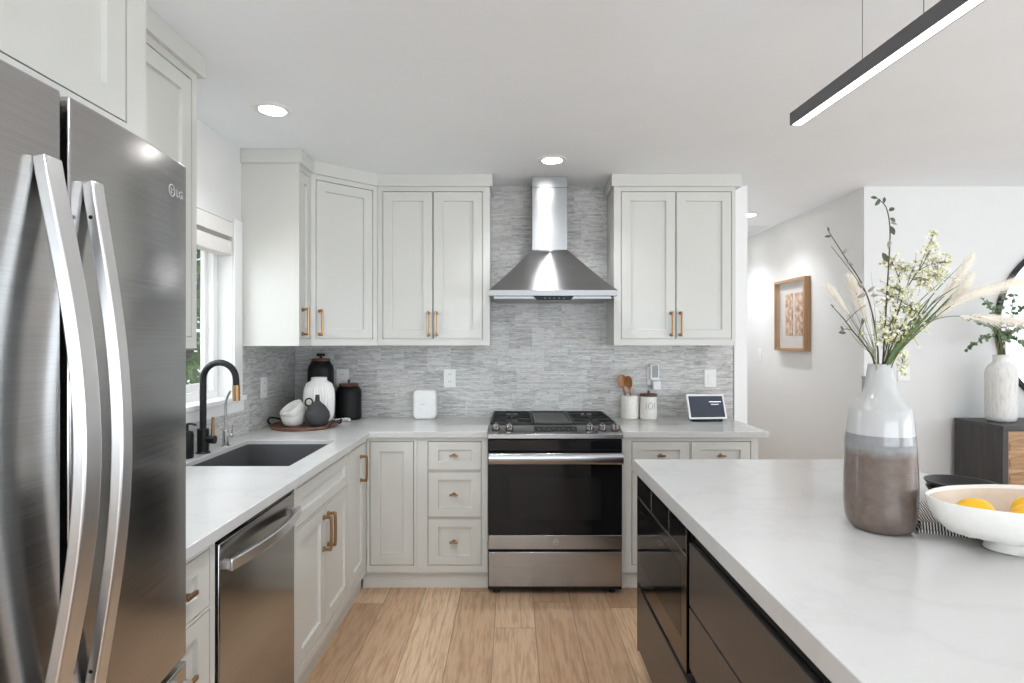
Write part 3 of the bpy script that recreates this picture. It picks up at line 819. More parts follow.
# ------------------------------------------------------------------ range
RX0, RX1 = -0.1365, 0.6235
def gas_range():
    t = thing('range', 'stainless slide-in gas range with black glass oven door', 'oven', ((RX0 + RX1) / 2, 3.5, 0))
    build('body', B().box(RX0, RX1, 3.215, 3.868, 0.022, 0.905), 'black_metal', t)
    build('cooktop', B().box(RX0 - 0.0, RX1 + 0.0, 3.30, 3.87, 0.9155, 0.930), 'black_metal', t, bevel=0.004)
    # sloped control panel with the knobs
    prof = [(3.178, 0.884), (3.178, 0.909), (3.186, 0.914), (3.292, 0.944), (3.298, 0.944), (3.298, 0.884)]
    cp = build('control_panel', B().prism([(RX0 - 0.002, y, z) for y, z in prof], (RX1 - RX0 + 0.004, 0, 0)), 'steel', t, bevel=0.002)
    nrm = Vector((0, -0.030, 0.106)).normalized(); sl = Vector((0, 0.106, 0.030)).normalized()
    def onslope(x, q): return Vector((x, 3.186, 0.914)) + sl * (0.110 * q)
    for x in (-0.091, -0.0155, 0.444, 0.516, 0.588):
        c = onslope(x, 0.45)
        kb = B(); kb.tube([c, c + nrm * 0.006], [0.024, 0.024], 20)
        kn = build('knob', kb, 'black_plastic', cp)
        k2 = B(); k2.tube([c + nrm * 0.006, c + nrm * 0.028, c + nrm * 0.032], [0.019, 0.017, 0.013], 20)
        g = c + nrm * 0.032
        k2.hexa([g + Vector((-0.004, 0, 0)) - sl * 0.016, g + Vector((0.004, 0, 0)) - sl * 0.016, g + Vector((0.004, 0, 0)) + sl * 0.016, g + Vector((-0.004, 0, 0)) + sl * 0.016] + [
                 g + Vector((-0.003, 0, 0)) - sl * 0.015 + nrm * 0.008, g + Vector((0.003, 0, 0)) - sl * 0.015 + nrm * 0.008, g + Vector((0.003, 0, 0)) + sl * 0.015 + nrm * 0.008, g + Vector((-0.003, 0, 0)) + sl * 0.015 + nrm * 0.008])
        build('grip', k2, 'chrome', kn)
    a, c_ = onslope(0.126, 0.22), onslope(0.371, 0.80)
    d = B(); d.prism([a + nrm * 0.0002, Vector((0.371, a.y, a.z)) + nrm * 0.0002, c_ + nrm * 0.0002, Vector((0.126, c_.y, c_.z)) + nrm * 0.0002], nrm * 0.0015)
    dp = build('display', d, 'black_glass', cp)
    d = B()
    for k in range(8):
        o = onslope(0.15 + k * 0.028, 0.5 if k % 2 else 0.38) + nrm * 0.0018
        d.hexa([o, o + Vector((0.010, 0, 0)), o + Vector((0.010, 0, 0)) + sl * 0.006, o + sl * 0.006] + [q + nrm * 0.0004 for q in (o, o + Vector((0.010, 0, 0)), o + Vector((0.010, 0, 0)) + sl * 0.006, o + sl * 0.006)])
    build('button_marks', d, 'greymark', dp)
    # grates: left, centre griddle, right; burners under them
    def grate(x0, x1, y0, y1, parent):
        b = B(); z0, z1 = 0.944, 0.957
        for x in (x0, x1 - 0.012): b.box(x, x + 0.012, y0, y1, z0, z1)
        for y in (y0, (y0 + y1) / 2 - 0.006, y1 - 0.012): b.box(x0 + 0.012, x1 - 0.012, y, y + 0.012, z0, z1)
        xm = (x0 + x1) / 2
        for (ya, yb) in ((y0 + 0.012, (y0 + y1) / 2 - 0.006), ((y0 + y1) / 2 + 0.006, y1 - 0.012)):
            ym = (ya + yb) / 2
            b.box(xm - 0.005, xm + 0.005, ya, ym - 0.035, z0, z1 + 0.002); b.box(xm - 0.005, xm + 0.005, ym + 0.035, yb, z0, z1 + 0.002)
            b.box(x0 + 0.012, xm - 0.035, ym - 0.005, ym + 0.005, z0, z1 + 0.002); b.box(xm + 0.035, x1 - 0.012, ym - 0.005, ym + 0.005, z0, z1 + 0.002)
        for x in (x0 + 0.002, x1 - 0.014):
            for y in (y0 + 0.002, y1 - 0.014): b.box(x, x + 0.012, y, y + 0.012, 0.930, z0)
        build('grate', b, 'black_iron', parent, bevel=0.002)
        for y in ((y0 * 3 + y1) / 4, (y0 + 3 * y1) / 4):
            q = B(); q.lathe((xm, y, 0.9303), [(0.001, 0), (0.045, 0), (0.045, 0.006), (0.03, 0.007), (0.03, 0.013), (0.001, 0.013)], 24)
            build('burner', q, 'black_iron', parent)
    grate(RX0 + 0.012, 0.125, 3.315, 3.855, t)
    grate(0.362, RX1 - 0.012, 3.315, 3.855, t)
    gb = B(); gb.box(0.130, 0.357, 3.315, 3.855, 0.944, 0.950)
    for x in (0.130, 0.345): gb.box(x, x + 0.012, 3.315, 3.855, 0.950, 0.960)
    for y in (3.315, 3.843): gb.box(0.142, 0.345, y, y + 0.012, 0.950, 0.958)
    for x in (0.134, 0.343):
        for y in (3.32, 3.838): gb.box(x, x + 0.01, y, y + 0.01, 0.930, 0.944)
    build('griddle', gb, plain('griddle_plate', srgb(66, 66, 66), 0.45, 0.3), t, bevel=0.002)
    # oven door
    od = build('oven_door', B().box(RX0 + 0.004, RX1 - 0.004, 3.181, 3.213, 0.342, 0.877), 'black_glass', t, bevel=0.003)
    build('oven_window', B().box(-0.012, 0.500, 3.1802, 3.1812, 0.43, 0.665), plain('oven_window_glass', (0.010, 0.0095, 0.0095, 1), 0.08, var=0.0, Specular_IOR_Level=0.28), od)
    build('lower_trim', B().box(RX0 + 0.003, RX1 - 0.003, 3.179, 3.213, 0.262, 0.3415), 'steel', od, bevel=0.003)
    h = B()
    for x in (RX0 + 0.03, RX1 - 0.03): h.box(x - 0.012, x + 0.012, 3.145, 3.182, 0.762, 0.795)
    pr = [(3.128, 0.750), (3.122, 0.758), (3.120, 0.780), (3.122, 0.804), (3.128, 0.812), (3.146, 0.812), (3.150, 0.800), (3.150, 0.760), (3.146, 0.750)]
    h.prism([(RX0 + 0.006, y, z) for y, z in pr], (RX1 - RX0 - 0.012, 0, 0))
    build('handle', h, 'steel', od, bevel=0.002)
    # round maker's mark on the lower trim
    lb = B(); cx, cz = 0.247, 0.302
    lb.tube([(cx + 0.016 * math.cos(q), 3.1785, cz + 0.016 * math.sin(q)) for q in [2 * PI * k / 28 for k in range(28)]], 0.0011, 6, closed=True)
    lb.tube(smooth_path([(cx - 0.002, 3.1785, cz + 0.007), (cx - 0.009, 3.1785, cz + 0.003), (cx - 0.006, 3.1785, cz - 0.006), (cx, 3.1785, cz - 0.001), (cx + 0.002, 3.1785, cz + 0.006), (cx + 0.009, 3.1785, cz + 0.006), (cx + 0.003, 3.1785, cz), (cx + 0.009, 3.1785, cz - 0.005)], 40), 0.0009, 5)
    build('round_logo', lb, 'mark', od)
    build('storage_drawer', B().box(RX0 + 0.004, RX1 - 0.004, 3.181, 3.213, 0.052, 0.247), 'steel', t, bevel=0.003)
    for x in (RX0 + 0.05, RX1 - 0.05):
        for y in (3.24, 3.80): build('foot', B().cyl((x, y, 0), (x, y, 0.05), 0.018), 'black_plastic', t)
gas_range()

# ------------------------------------------------------------------ range hood
def hood():
    t = thing('range_hood', 'stainless chimney range hood above the range', 'range hood', (0.246, 3.65, 1.70))
    yb = YB - 0.0125
    x0, x1, yf = -0.139, 0.632, 3.40
    cx0, cx1, cyf = 0.130, 0.357, 3.655
    b = B(); b.box(cx0, cx1, cyf, yb, 2.02, ZC - 0.0005)
    ch = build('chimney', b, 'hood_steel', t, bevel=0.002, org=((cx0 + cx1) / 2, yb + 0.25, 2.02))
    b = B(); b.box(cx0 - 0.0015, cx1 + 0.0015, cyf - 0.0015, yb, 2.425, 2.4265)
    build('seam', b, 'void', ch)
    b = B(); n = 8; rs = []
    for k in range(n + 1):
        q = k / n
        e = q ** 0.94
        a0 = x0 + (cx0 - x0) * e; a1 = x1 + (cx1 - x1) * e; f0 = yf + (cyf - yf) * e
        z = 1.741 + (2.022 - 1.741) * q
        rs.append([(a0, f0, z), (a1, f0, z), (a1, yb, z), (a0, yb, z)])
    b.rings(rs)
    build('canopy', b, 'hood_steel', t, org=(0.246, yb + 0.25, 1.741))
    lip = B(); lip.box(x0, x1, yf - 0.001, yb, 1.704, 1.7408)
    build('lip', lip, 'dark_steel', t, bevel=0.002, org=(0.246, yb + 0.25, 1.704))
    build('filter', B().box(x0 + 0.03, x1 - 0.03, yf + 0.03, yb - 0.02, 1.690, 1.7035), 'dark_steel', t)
    b = B(); b.prism([(0.128, yf - 0.0005, 1.7035), (0.373, yf - 0.0005, 1.7035), (0.352, yf - 0.0005, 1.678), (0.150, yf - 0.0005, 1.678)], (0, 0.02, 0))
    cpn = build('control_panel', b, 'black_glass', t)
    for k in range(5): build('button', B().box(0.195 + k * 0.028, 0.203 + k * 0.028, yf - 0.0012, yf - 0.0006, 1.688, 1.694), 'greymark', cpn)
hood()

# ------------------------------------------------------------------ island
IX0, IX1, IY0, IY1 = 0.530, 1.62, -0.30, 2.48
IZ0 = 0.863
wt = B(); wt.box(IX0, IX1, IY0, IY1, IZ0, 0.914)
tag(build('island_worktop', wt, 'quartz', bevel=0.0025), 'thick pale quartz worktop of the dark kitchen island', 'countertop')
TI = TM((0.545, 0, 0), (0, 1, 0), (-1, 0, 0))
def drawer_front(T, u0, u1, v0, v1, parent, th=0.02):
    return build('drawer', B(T).box(u0 + 0.0015, u1 - 0.0015, v0 + 0.0015, v1 - 0.0015, -th, 0.0), 'dark_cab', parent, bevel=0.0015)
def island():
    t = thing('island_cabinet', 'dark island cabinet holding the built-in microwave drawer at the far end', 'cabinet', (0.9, 2.1, 0))
    b = B(TI)
    b.box(1.747, 2.465, 0.09, 0.393, -1.0, -0.0215); b.box(1.747, 1.755, 0.393, IZ0 - 0.0005, -1.0, -0.0215)
    b.box(2.452, 2.465, 0.393, IZ0 - 0.0005, -1.0, 0.0); b.box(1.755, 2.452, 0.393, IZ0 - 0.0005, -1.0, -0.60)
    b.box(2.452, 2.465, 0.09, 0.393, -0.0214, 0.0)
    build('carcass', b, 'dark_cab', t)
    drawer_front(TI, 1.755, 2.451, 0.10, 0.372, t)
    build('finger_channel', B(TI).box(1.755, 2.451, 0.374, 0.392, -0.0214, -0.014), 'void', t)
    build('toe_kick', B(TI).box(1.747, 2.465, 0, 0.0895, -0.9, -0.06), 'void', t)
    for (u0, u1, lab) in ((0.845, 1.745, 'dark island cabinet with handleless drawers beside the microwave'), (-0.25, 0.843, 'dark handleless island cabinet nearest the camera')):
        t = thing('island_cabinet', lab, 'cabinet', (0.9, (u0 + u1) / 2, 0))
        b = B(TI); b.box(u0, u1, 0.09, IZ0 - 0.0005, -1.0, -0.0215)
        build('carcass', b, 'dark_cab', t)
        for (a0, a1) in ((0.618, 0.814), (0.424, 0.615), (0.10, 0.374)): drawer_front(TI, u0 + 0.003, u1 - 0.003, a0, a1, t)
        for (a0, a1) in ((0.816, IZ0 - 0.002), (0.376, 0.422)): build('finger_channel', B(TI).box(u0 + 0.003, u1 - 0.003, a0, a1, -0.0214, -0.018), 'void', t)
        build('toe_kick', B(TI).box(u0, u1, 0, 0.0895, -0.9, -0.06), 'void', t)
island()
def microwave():
    t = thing('microwave_drawer', 'black glass microwave drawer built into the side of the island', 'microwave', (0.8, 2.1, 0.40))
    u0, u1 = 1.757, 2.450
    build('body', B(TI).box(u0, u1, 0.396, IZ0 - 0.002, -0.55, -0.012), 'black_metal', t)
    cp = build('control_panel', B(TI).box(u0, u1, 0.764, IZ0 - 0.002, -0.0118, 0.003), 'black_glass', t, bevel=0.0015)
    b = B(TI)
    for u in (1.957, 2.205, u0 + 0.003): b.box(u - 0.002, u + 0.002, 0.768, IZ0 - 0.004, 0.003, 0.0038)
    b.box(u0, u1, 0.762, 0.766, 0.003, 0.0038)
    build('divider', b, 'chrome', cp)
    d = B(TI); us = [u0, u0 + 0.055, u1 - 0.055, u1]; vs = [0.398, 0.485, 0.715, 0.759]
    d.cells(us, vs, lambda i, j: not (i == 1 and j == 1), -0.0118, 0.004)
    dr = build('drawer_front', d, plain('black_stainless', srgb(96, 90, 86), 0.14, 1.0), t, bevel=0.0015)
    build('glass_panel', B(TI).box(u0 + 0.0555, u1 - 0.0555, 0.4855, 0.7145, -0.0117, 0.0045), 'black_glass', dr)
microwave()

# ------------------------------------------------------------------ ceiling lights, vent, pendant
def downlight(x, y, label):
    t = thing('recessed_light', label, 'ceiling light', (x, y, ZC), 'recessed ceiling lights')
    b = B(); b.lathe((x, y, ZC), [(0.058, -0.001), (0.060, -0.006), (0.084, -0.004), (0.086, -0.0005), (0.058, -0.0005)], 36, closed=True)
    build('trim_ring', b, 'trimw', t, org=(x, y, ZC))
    b = B(); b.lathe((x, y, ZC), [(0.0004, -0.0008), (0.057, -0.0008), (0.057, -0.0035), (0.0004, -0.0045)], 36)
    build('lens', b, 'lamp', t, org=(x, y, ZC))
    return t
def canlight(x, y, p):
    l = bpy.data.lights.new('downlight_beam', 'SPOT'); l.energy = p; l.spot_size = math.radians(125); l.spot_blend = 0.8; l.shadow_soft_size = 0.055; l.color = (0.93, 0.96, 1.0)
    o = bpy.data.objects.new('downlight_beam', l); o.location = (x, y, ZC - 0.012); C.objects.link(o)
CANS = [(-1.10, 2.60, 'round recessed ceiling light above the kitchen sink'), (0.235, 3.32, 'round recessed ceiling light in front of the range hood'), (1.985, 4.76, 'round recessed ceiling light in the hallway past the right wall cabinet'),  # visible lights; the rows below are unseen, added to brighten floor and ceiling
        (-0.15, 1.55, 'added unseen ceiling light over the aisle'), (-0.15, 0.30, 'added unseen ceiling light beside the refrigerator'), (-1.10, 1.45, 'added unseen ceiling light over the worktop by the refrigerator'), (-0.15, -1.3, 'added unseen ceiling light behind the aisle'),
        (3.0, 2.45, 'added unseen ceiling light in front of the sideboard'), (3.0, 0.6, 'added unseen ceiling light beside the island'), (3.0, -1.6, 'added unseen ceiling light near the rear windows'), (4.3, 1.2, 'added unseen ceiling light near the right windows'), (1.98, 5.55, 'added unseen ceiling light at the far end of the hallway'), (1.5, -1.6, 'added unseen ceiling light behind the island')]
t0 = downlight(*CANS[0])
for (x, y, lab) in CANS[1:]: dup(t0, (x, y, ZC), lab)
for k, (x, y, _) in enumerate(CANS): canlight(x, y, (14, 34, 32, 48, 40, 22, 24, 3, 12, 20, 12, 38)[k] if k < 12 else 12)
t = thing('ceiling_vent', 'white slatted air vent in the hallway ceiling', 'vent', (2.2, 5.35, ZC))
b = B(); b.cells([2.03, 2.05, 2.35, 2.37], [5.2, 5.22, 5.5, 5.52], lambda i, j: not (i == 1 and j == 1), ZC - 0.010, ZC - 0.0005)
build('frame', b, 'trimw', t, bevel=0.002)
b = B()
for k in range(9): b.box(2.05, 2.35, 5.225 + k * 0.031, 5.243 + k * 0.031, ZC - 0.008, ZC - 0.003)
build('slat', b, 'trimw', t)
build('backing', B().box(2.05, 2.35, 5.22, 5.5, ZC - 0.0022, ZC - 0.0006), plain('vent_shadow', srgb(150, 150, 150), 0.8), t)

def pendant():
    t = thing('pendant_light', 'black linear pendant light hanging over the island', 'light', (0.98, 1.3, ZC))
    p0 = Vector((0.957, 1.95, 2.174)); yaw = math.atan2(0.031, 0.65)
    dirv = Vector((math.sin(yaw), -math.cos(yaw), 0)); sv = Vector((math.cos(yaw), math.sin(yaw), 0))
    L = 1.5; w = 0.042; h = 0.042
    T = TM(p0, sv, dirv)                     # u across, v up, w along
    b = B(T); b.cells([0, 0.006, w - 0.003, w], [0, 0.006, h], lambda i, j: not (i == 1 and j == 0), 0.003, L - 0.003)
    b.box(0, w, 0, h, 0, 0.003); b.box(0, w, 0, h, L - 0.003, L)
    build('housing', b, plain('dark_anodised', srgb(92, 92, 96), 0.5, 0.0), t)
    build('diffuser', B(T).box(0.0062, w - 0.0032, 0.0008, 0.0058, 0.0035, L - 0.0035), 'strip', t)
    for s_ in (0.345, 0.57, 1.3):
        q = p0 + dirv * s_ + sv * (w / 2) + Vector((0, 0, h))
        b = B(); b.tube([q, (q.x, q.y, ZC - 0.0005)], 0.0009, 6); b.tube([q, q + Vector((0, 0, 0.012))], 0.004, 10)
        build('cable', b, 'black_metal', t)
    q = p0 + dirv * 0.82 + sv * (w / 2)
    b = B(T.copy()); b.box(-0.008, 0.05, ZC - p0.z - 0.03, ZC - p0.z - 0.0005, 0.30, 1.36)
    build('ceiling_canopy', b, 'black_metal', t, bevel=0.002)
pendant()

# ------------------------------------------------------------------ blind
def blind():
    t = thing('window_blind', 'cream cellular blind raised at the top of the kitchen window', 'blind', (XL - 0.03, 2.3, 1.94))
    T = TM((XL, 0, 0), (0, 1, 0), (1, 0, 0))
    y0, y1 = WY0 + 0.004, WY1 - 0.004
    build('headrail', B(T).box(y0, y1 + 0.002, 1.986, 2.067, -0.07, 0.004), 'blind', t, bevel=0.004)
    b = B(T)
    for k in range(2):
        z = 1.980 - k * 0.009
        b.prism([(y0 + 0.006, z, -0.064), (y0 + 0.006, z + 0.005, -0.034), (y0 + 0.006, z, -0.002), (y0 + 0.006, z - 0.005, -0.034)], (y1 - y0 - 0.012, 0, 0))
    build('pleats', b, 'blind', t)
    build('bottom_rail', B(T).box(y0 + 0.004, y1 - 0.004, 1.888, 1.966, -0.066, 0.000), 'blind', t, bevel=0.006)
blind()

# ------------------------------------------------------------------ faucets and dispenser
CT = 0.9142
def faucet():
    x, y = -1.430, 2.62
    t = thing('faucet', 'matte black gooseneck kitchen faucet with bronze spray head', 'faucet', (x, y, CT))
    b = B(); b.lathe((x, y, CT), [(0.001, 0), (0.031, 0), (0.031, 0.004), (0.028, 0.007), (0.0255, 0.008), (0.0255, 0.110), (0.022, 0.113), (0.001, 0.114)], 28)
    base = build('base', b, 'black_metal', t, ang=30)
    R = 0.076; zt = CT + 0.342; pts = [(x, y, CT + 0.11)] + [(x, y, CT + 0.11 + k * 0.03) for k in range(1, 7)]
    for k in range(0, 15):
        a = PI - PI * k / 14 * 1.0
        pts.append((x + R + R * math.cos(a), y, zt + R * math.sin(a)))
    pts.append((x + 2 * R + 0.001, y, zt - 0.03))
    b = B(); b.tube(pts, 0.0145, 14); build('spout', b, 'black_metal', t)
    b = B(); b.tube([(x + 2 * R + 0.001, y, zt - 0.028), (x + 2 * R + 0.002, y, zt - 0.1)], [0.0165, 0.0165], 16)
    b.tube([(x + 2 * R + 0.0018, y, zt - 0.064), (x + 2 * R + 0.0018, y, zt - 0.068)], 0.0172, 16)
    build('spray_head', b, 'brass', t)
    b = B(); b.tube([(x + 0.02, y, CT + 0.062), (x + 0.056, y, CT + 0.062)], 0.019, 16)
    hub = build('handle_hub', b, 'black_metal', base)
    b = B(); b.tube([(x + 0.044, y, CT + 0.075), (x + 0.046, y, CT + 0.165)], [0.008, 0.0065], 12)
    build('lever', b, 'brass', hub) if False else build('lever', b, 'brass', t)
faucet()
def filter_faucet():
    x, y = -1.416, 2.80
    t = thing('filter_faucet', 'slim brushed nickel filter tap right of the black faucet', 'faucet', (x, y, CT))
    b = B(); b.lathe((x, y, CT), [(0.001, 0), (0.022, 0), (0.022, 0.003), (0.016, 0.006), (0.0155, 0.075), (0.010, 0.080), (0.001, 0.080)], 22)
    build('base', b, 'chrome', t)
    b = B(); b.tube(smooth_path([(x, y, CT + 0.07), (x, y, CT + 0.20), (x + 0.006, y, CT + 0.235), (x + 0.024, y - 0.01, CT + 0.262), (x + 0.035, y - 0.02, CT + 0.272)], 24), [0.0062] * 24 + [0.0055], 10) if False else b.tube(smooth_path([(x, y, CT + 0.07), (x, y, CT + 0.20), (x + 0.006, y, CT + 0.235), (x + 0.020, y - 0.008, CT + 0.258), (x + 0.030, y - 0.015, CT + 0.272)], 24), 0.006, 10)
    build('spout', b, 'chrome', t)
    b = B(); b.tube([(x + 0.012, y, CT + 0.05), (x + 0.034, y, CT + 0.05)], 0.010, 12); b.tube([(x + 0.028, y, CT + 0.055), (x + 0.034, y, CT + 0.105)], [0.005, 0.004], 8)
    build('lever', b, 'chrome', t)
filter_faucet()
def dispenser():
    x, y = -1.437, 2.50
    t = thing('soap_dispenser', 'black soap dispenser beside the refrigerator edge at the sink', 'soap dispenser', (x, y, CT))
    b = B(); b.lathe((x, y, CT), [(0.001, 0), (0.026, 0), (0.028, 0.004), (0.028, 0.105), (0.024, 0.118), (0.012, 0.122), (0.001, 0.122)], 24)
    build('bottle', b, 'black_ceramic', t)
    b = B(); b.tube([(x, y, CT + 0.12), (x, y, CT + 0.150)], 0.008, 10); b.tube(smooth_path([(x, y, CT + 0.150), (x + 0.02, y, CT + 0.152), (x + 0.042, y, CT + 0.146)], 10), 0.005, 8)
    build('pump', b, 'black_metal', t)
dispenser()

# ------------------------------------------------------------------ outlets and switches
def outlet(T, u, v, label, cat='outlet', kind='duplex', grp=None):
    t = thing('wall_outlet' if cat == 'outlet' else 'wall_switch', label, cat, T @ Vector((u, v, 0)), grp)
    build('plate', B(T).box(u - 0.041, u + 0.041, v - 0.062, v + 0.062, 0.0004, 0.006), 'white_plastic', t, bevel=0.002)
    b = B(T)
    if kind == 'duplex':
        for dv in (-0.024, 0.024): b.box(u - 0.017, u + 0.017, v + dv - 0.017, v + dv + 0.017, 0.006, 0.0085)
        build('socket', b, 'white_plastic', t, bevel=0.003)
        s_ = B(T)
        for dv in (-0.024, 0.024):
            for du in (-0.007, 0.007): s_.box(u + du - 0.001, u + du + 0.001, v + dv - 0.002, v + dv + 0.008, 0.0085, 0.0088)
        build('slot', s_, 'void', t)
    else:
        b.box(u - 0.017, u + 0.017, v - 0.034, v + 0.034, 0.006, 0.009)
        build('rocker', b, 'white_plastic', t, bevel=0.002)
    return t
TWb = TM((0, YB - 0.012, 0), (1, 0, 0), (0, -1, 0))
TWl = TM((XL + 0.012, 0, 0), (0, 1, 0), (1, 0, 0))
outlet(TWb, -0.426, 1.178, 'white outlet on the tile above the white router')
outlet(TWb, -1.160, 1.178, 'white outlet on the tile behind the dark canisters')
outlet(TWl, 3.386, 1.155, 'white outlet on the left wall tile beside the window')
outlet(TWb, 1.357, 1.178, 'white rocker switch on the tile above the smart display', 'switch', 'rocker')
outlet(TWb, 0.966, 1.195, 'white outlet plate behind the grey plug-in device above the canisters')
outlet(TM((2.42, 0, 0), (0, 1, 0), (-1, 0, 0)), 5.52, 1.295, 'white switch plate on the hallway wall left of the framed art', 'switch', 'rocker')
outlet(TM((0, YB, 0), (1, 0, 0), (0, -1, 0)), 2.69, 1.22, 'white switch plate on the dining wall behind the grey vase', 'switch', 'rocker')
t = thing('plug_in_device', 'grey and white plug-in device on the tile above the white canisters', 'plug-in', (0.975, YB - 0.05, 1.13))
build('body', B(TWb).box(0.938, 1.000, 1.165, 1.275, 0.0095, 0.040), 'white_plastic', t, bevel=0.008, seg=3)
build('face', B(TWb).box(0.950, 0.992, 1.185, 1.268, 0.0395, 0.0425), 'grey_plastic', t, bevel=0.002)
build('plug', B(TWb).box(0.955, 1.010, 1.10, 1.162, 0.0095, 0.046), 'white_plastic', t, bevel=0.010, seg=3)

# ------------------------------------------------------------------ things on the left worktop
def router():
    c = P(425.5, 418.3, 3.785); x, y = c.x, 3.785
    t = thing('router', 'white rounded mesh router on the worktop left of the range', 'router', (x, y, CT))
    w, h, d = 0.077, 0.196, 0.045
    def rr(ins, yy):
        pts = []
        for (sx_, sz_, a0) in ((1, 1, 0), (-1, 1, 90), (-1, -1, 180), (1, -1, 270)):
            for k in range(7):
                a = math.radians(a0 + 15 * k); q = 0.032 - ins * 0.6
                pts.append((x + sx_ * (w - ins - q) + q * math.cos(a), yy, CT + h / 2 + sz_ * (h / 2 - ins - q) + q * math.sin(a)))
        return pts
    b = B(); e = 0.016; prof = [(e * (1 - math.sin(q)), -d + e * (1 - math.cos(q))) for q in [PI / 2 * k / 6 for k in range(7)]]
    b.rings([rr(i_, y + yy) for (i_, yy) in prof] + [rr(i_, y - yy) for (i_, yy) in prof[::-1]])
    build('shell', b, 'white_plastic', t, ang=70)
    lettering('wordmark', 'eero', TM((x - 0.012, y - d - 0.0008, CT + 0.108), (1, 0, 0), (0, -1, 0)), 0.024, 'greymark', t) if False else None
    b = B()
    for k in range(4): b.box(x - 0.032 + k * 0.011, x - 0.025 + k * 0.011, y - d - 0.0006, y - d + 0.001, CT + 0.098, CT + 0.103)
    build('small_mark', b, plain('pale_grey_mark', srgb(186, 186, 186), 0.5), t)
router()

def lathe_thing(name, label, cat, c, prof, mat, part='body', seg=40, grp=None, **k):
    t = thing(name, label, cat, c, grp)
    b = B(); b.lathe(c, prof, seg, **k)
    build(part, b, mat, t, org=c)
    return t

TRAY = Vector((-1.255, 3.43, CT))
def tray():
    t = thing('serving_tray', 'round wooden tray with two black iron handles in the counter corner', 'tray', TRAY)
    b = B(); b.lathe(TRAY, [(0.001, 0), (0.185, 0), (0.195, 0.004), (0.195, 0.020), (0.188, 0.020), (0.186, 0.014), (0.001, 0.014)], 56)
    build('board', b, 'walnut', t)
    b = B(); b.lathe(TRAY, [(0.1952, 0.008), (0.1975, 0.008), (0.1975, 0.016), (0.1952, 0.016)], 56, closed=True)
    build('iron_band', b, 'black_metal', t) if False else None
    for ang in (168, -12):
        a = math.radians(ang); d = Vector((math.cos(a), math.sin(a), 0)); n = Vector((-d.y, d.x, 0))
        c = TRAY + d * 0.192 + Vector((0, 0, 0.016))
        b = B(); b.tube(smooth_path([c - n * 0.06, c - n * 0.055 + d * 0.02 + Vector((0, 0, 0.018)), c + d * 0.045 + Vector((0, 0, 0.032)), c + n * 0.055 + d * 0.02 + Vector((0, 0, 0.018)), c + n * 0.06], 24), 0.0055, 8)
        build('handle', b, 'black_metal', t)
tray()
TZ = CT + 0.0145
def bowl(name, label, c, r, h, mat, tilt=None, rib=0, grp=None, foot=True):
    t = thing(name, label, 'bowl', c, grp)
    prof = [(0.001, 0.0), (r * 0.42, 0.0), (r * 0.46, 0.004)]
    for k in range(1, 11):
        q = k / 10; prof.append((r * (0.46 + 0.54 * math.sin(q * PI / 2) ** 0.9), h * (1 - math.cos(q * PI / 2)) * 0.85 + h * 0.15 * q))
    inn = [(max(rr - 0.004, 0.001), z + (0.0 if k > 8 else 0.005)) for k, (rr, z) in enumerate(prof[2:])][::-1]
    prof = prof + inn + [(0.001, 0.006)]
    b = B(); b.lathe((0, 0, 0), prof, 40, rib=rib, amp=0.0)
    m = Matrix.Translation(c)
    if tilt: m = m @ Matrix.Translation(Vector((0, 0, 0))) @ Matrix.Rotation(tilt[0], 4, tilt[1])
    bmesh.ops.transform(b.m, matrix=m, verts=b.m.verts)
    build('body', b, mat, t)
    return t
def white_bowls():
    c1 = Vector((-1.300, 3.37, TZ))
    bowl('bowl', 'small white ceramic bowl standing upright on the wooden tray', c1, 0.076, 0.088, 'white_ceramic')
    bowl('bowl', 'small white ceramic bowl lying tilted inside another bowl on the tray', c1 + Vector((0.024, 0.006, 0.050)), 0.070, 0.080, 'white_ceramic', (math.radians(-36), Vector((-0.8, 0.75, 0)).normalized()))
white_bowls()
# ribbed white jar, bud vase, tall black jar, dark canister
def ribbed_jar():
    c = Vector((-1.205, 3.535, TZ))
    t = thing('ribbed_vase', 'white ribbed ceramic vase standing at the back of the wooden tray', 'vase', c)
    b = B(); b.lathe(c, [(0.001, 0), (0.060, 0), (0.080, 0.012), (0.090, 0.06), (0.092, 0.15), (0.089, 0.20), (0.075, 0.240), (0.052, 0.256), (0.048, 0.262), (0.048, 0.278), (0.044, 0.278), (0.042, 0.255), (0.001, 0.10)], 120, rib=30, amp=0.09, rib_z=(0.01, 0.25))
    build('body', b, 'white_ceramic', t, ang=70)
ribbed_jar()
c = Vector((-1.150, 3.345, TZ))
lathe_thing('bud_vase', 'dark grey bulb-shaped bud vase on the front of the wooden tray', 'vase', c,
            [(0.001, 0), (0.035, 0), (0.058, 0.02), (0.071, 0.055), (0.068, 0.085), (0.048, 0.118), (0.024, 0.140), (0.014, 0.152), (0.012, 0.182), (0.013, 0.186), (0.009, 0.186), (0.008, 0.15), (0.001, 0.148)], 'grey_ceramic')
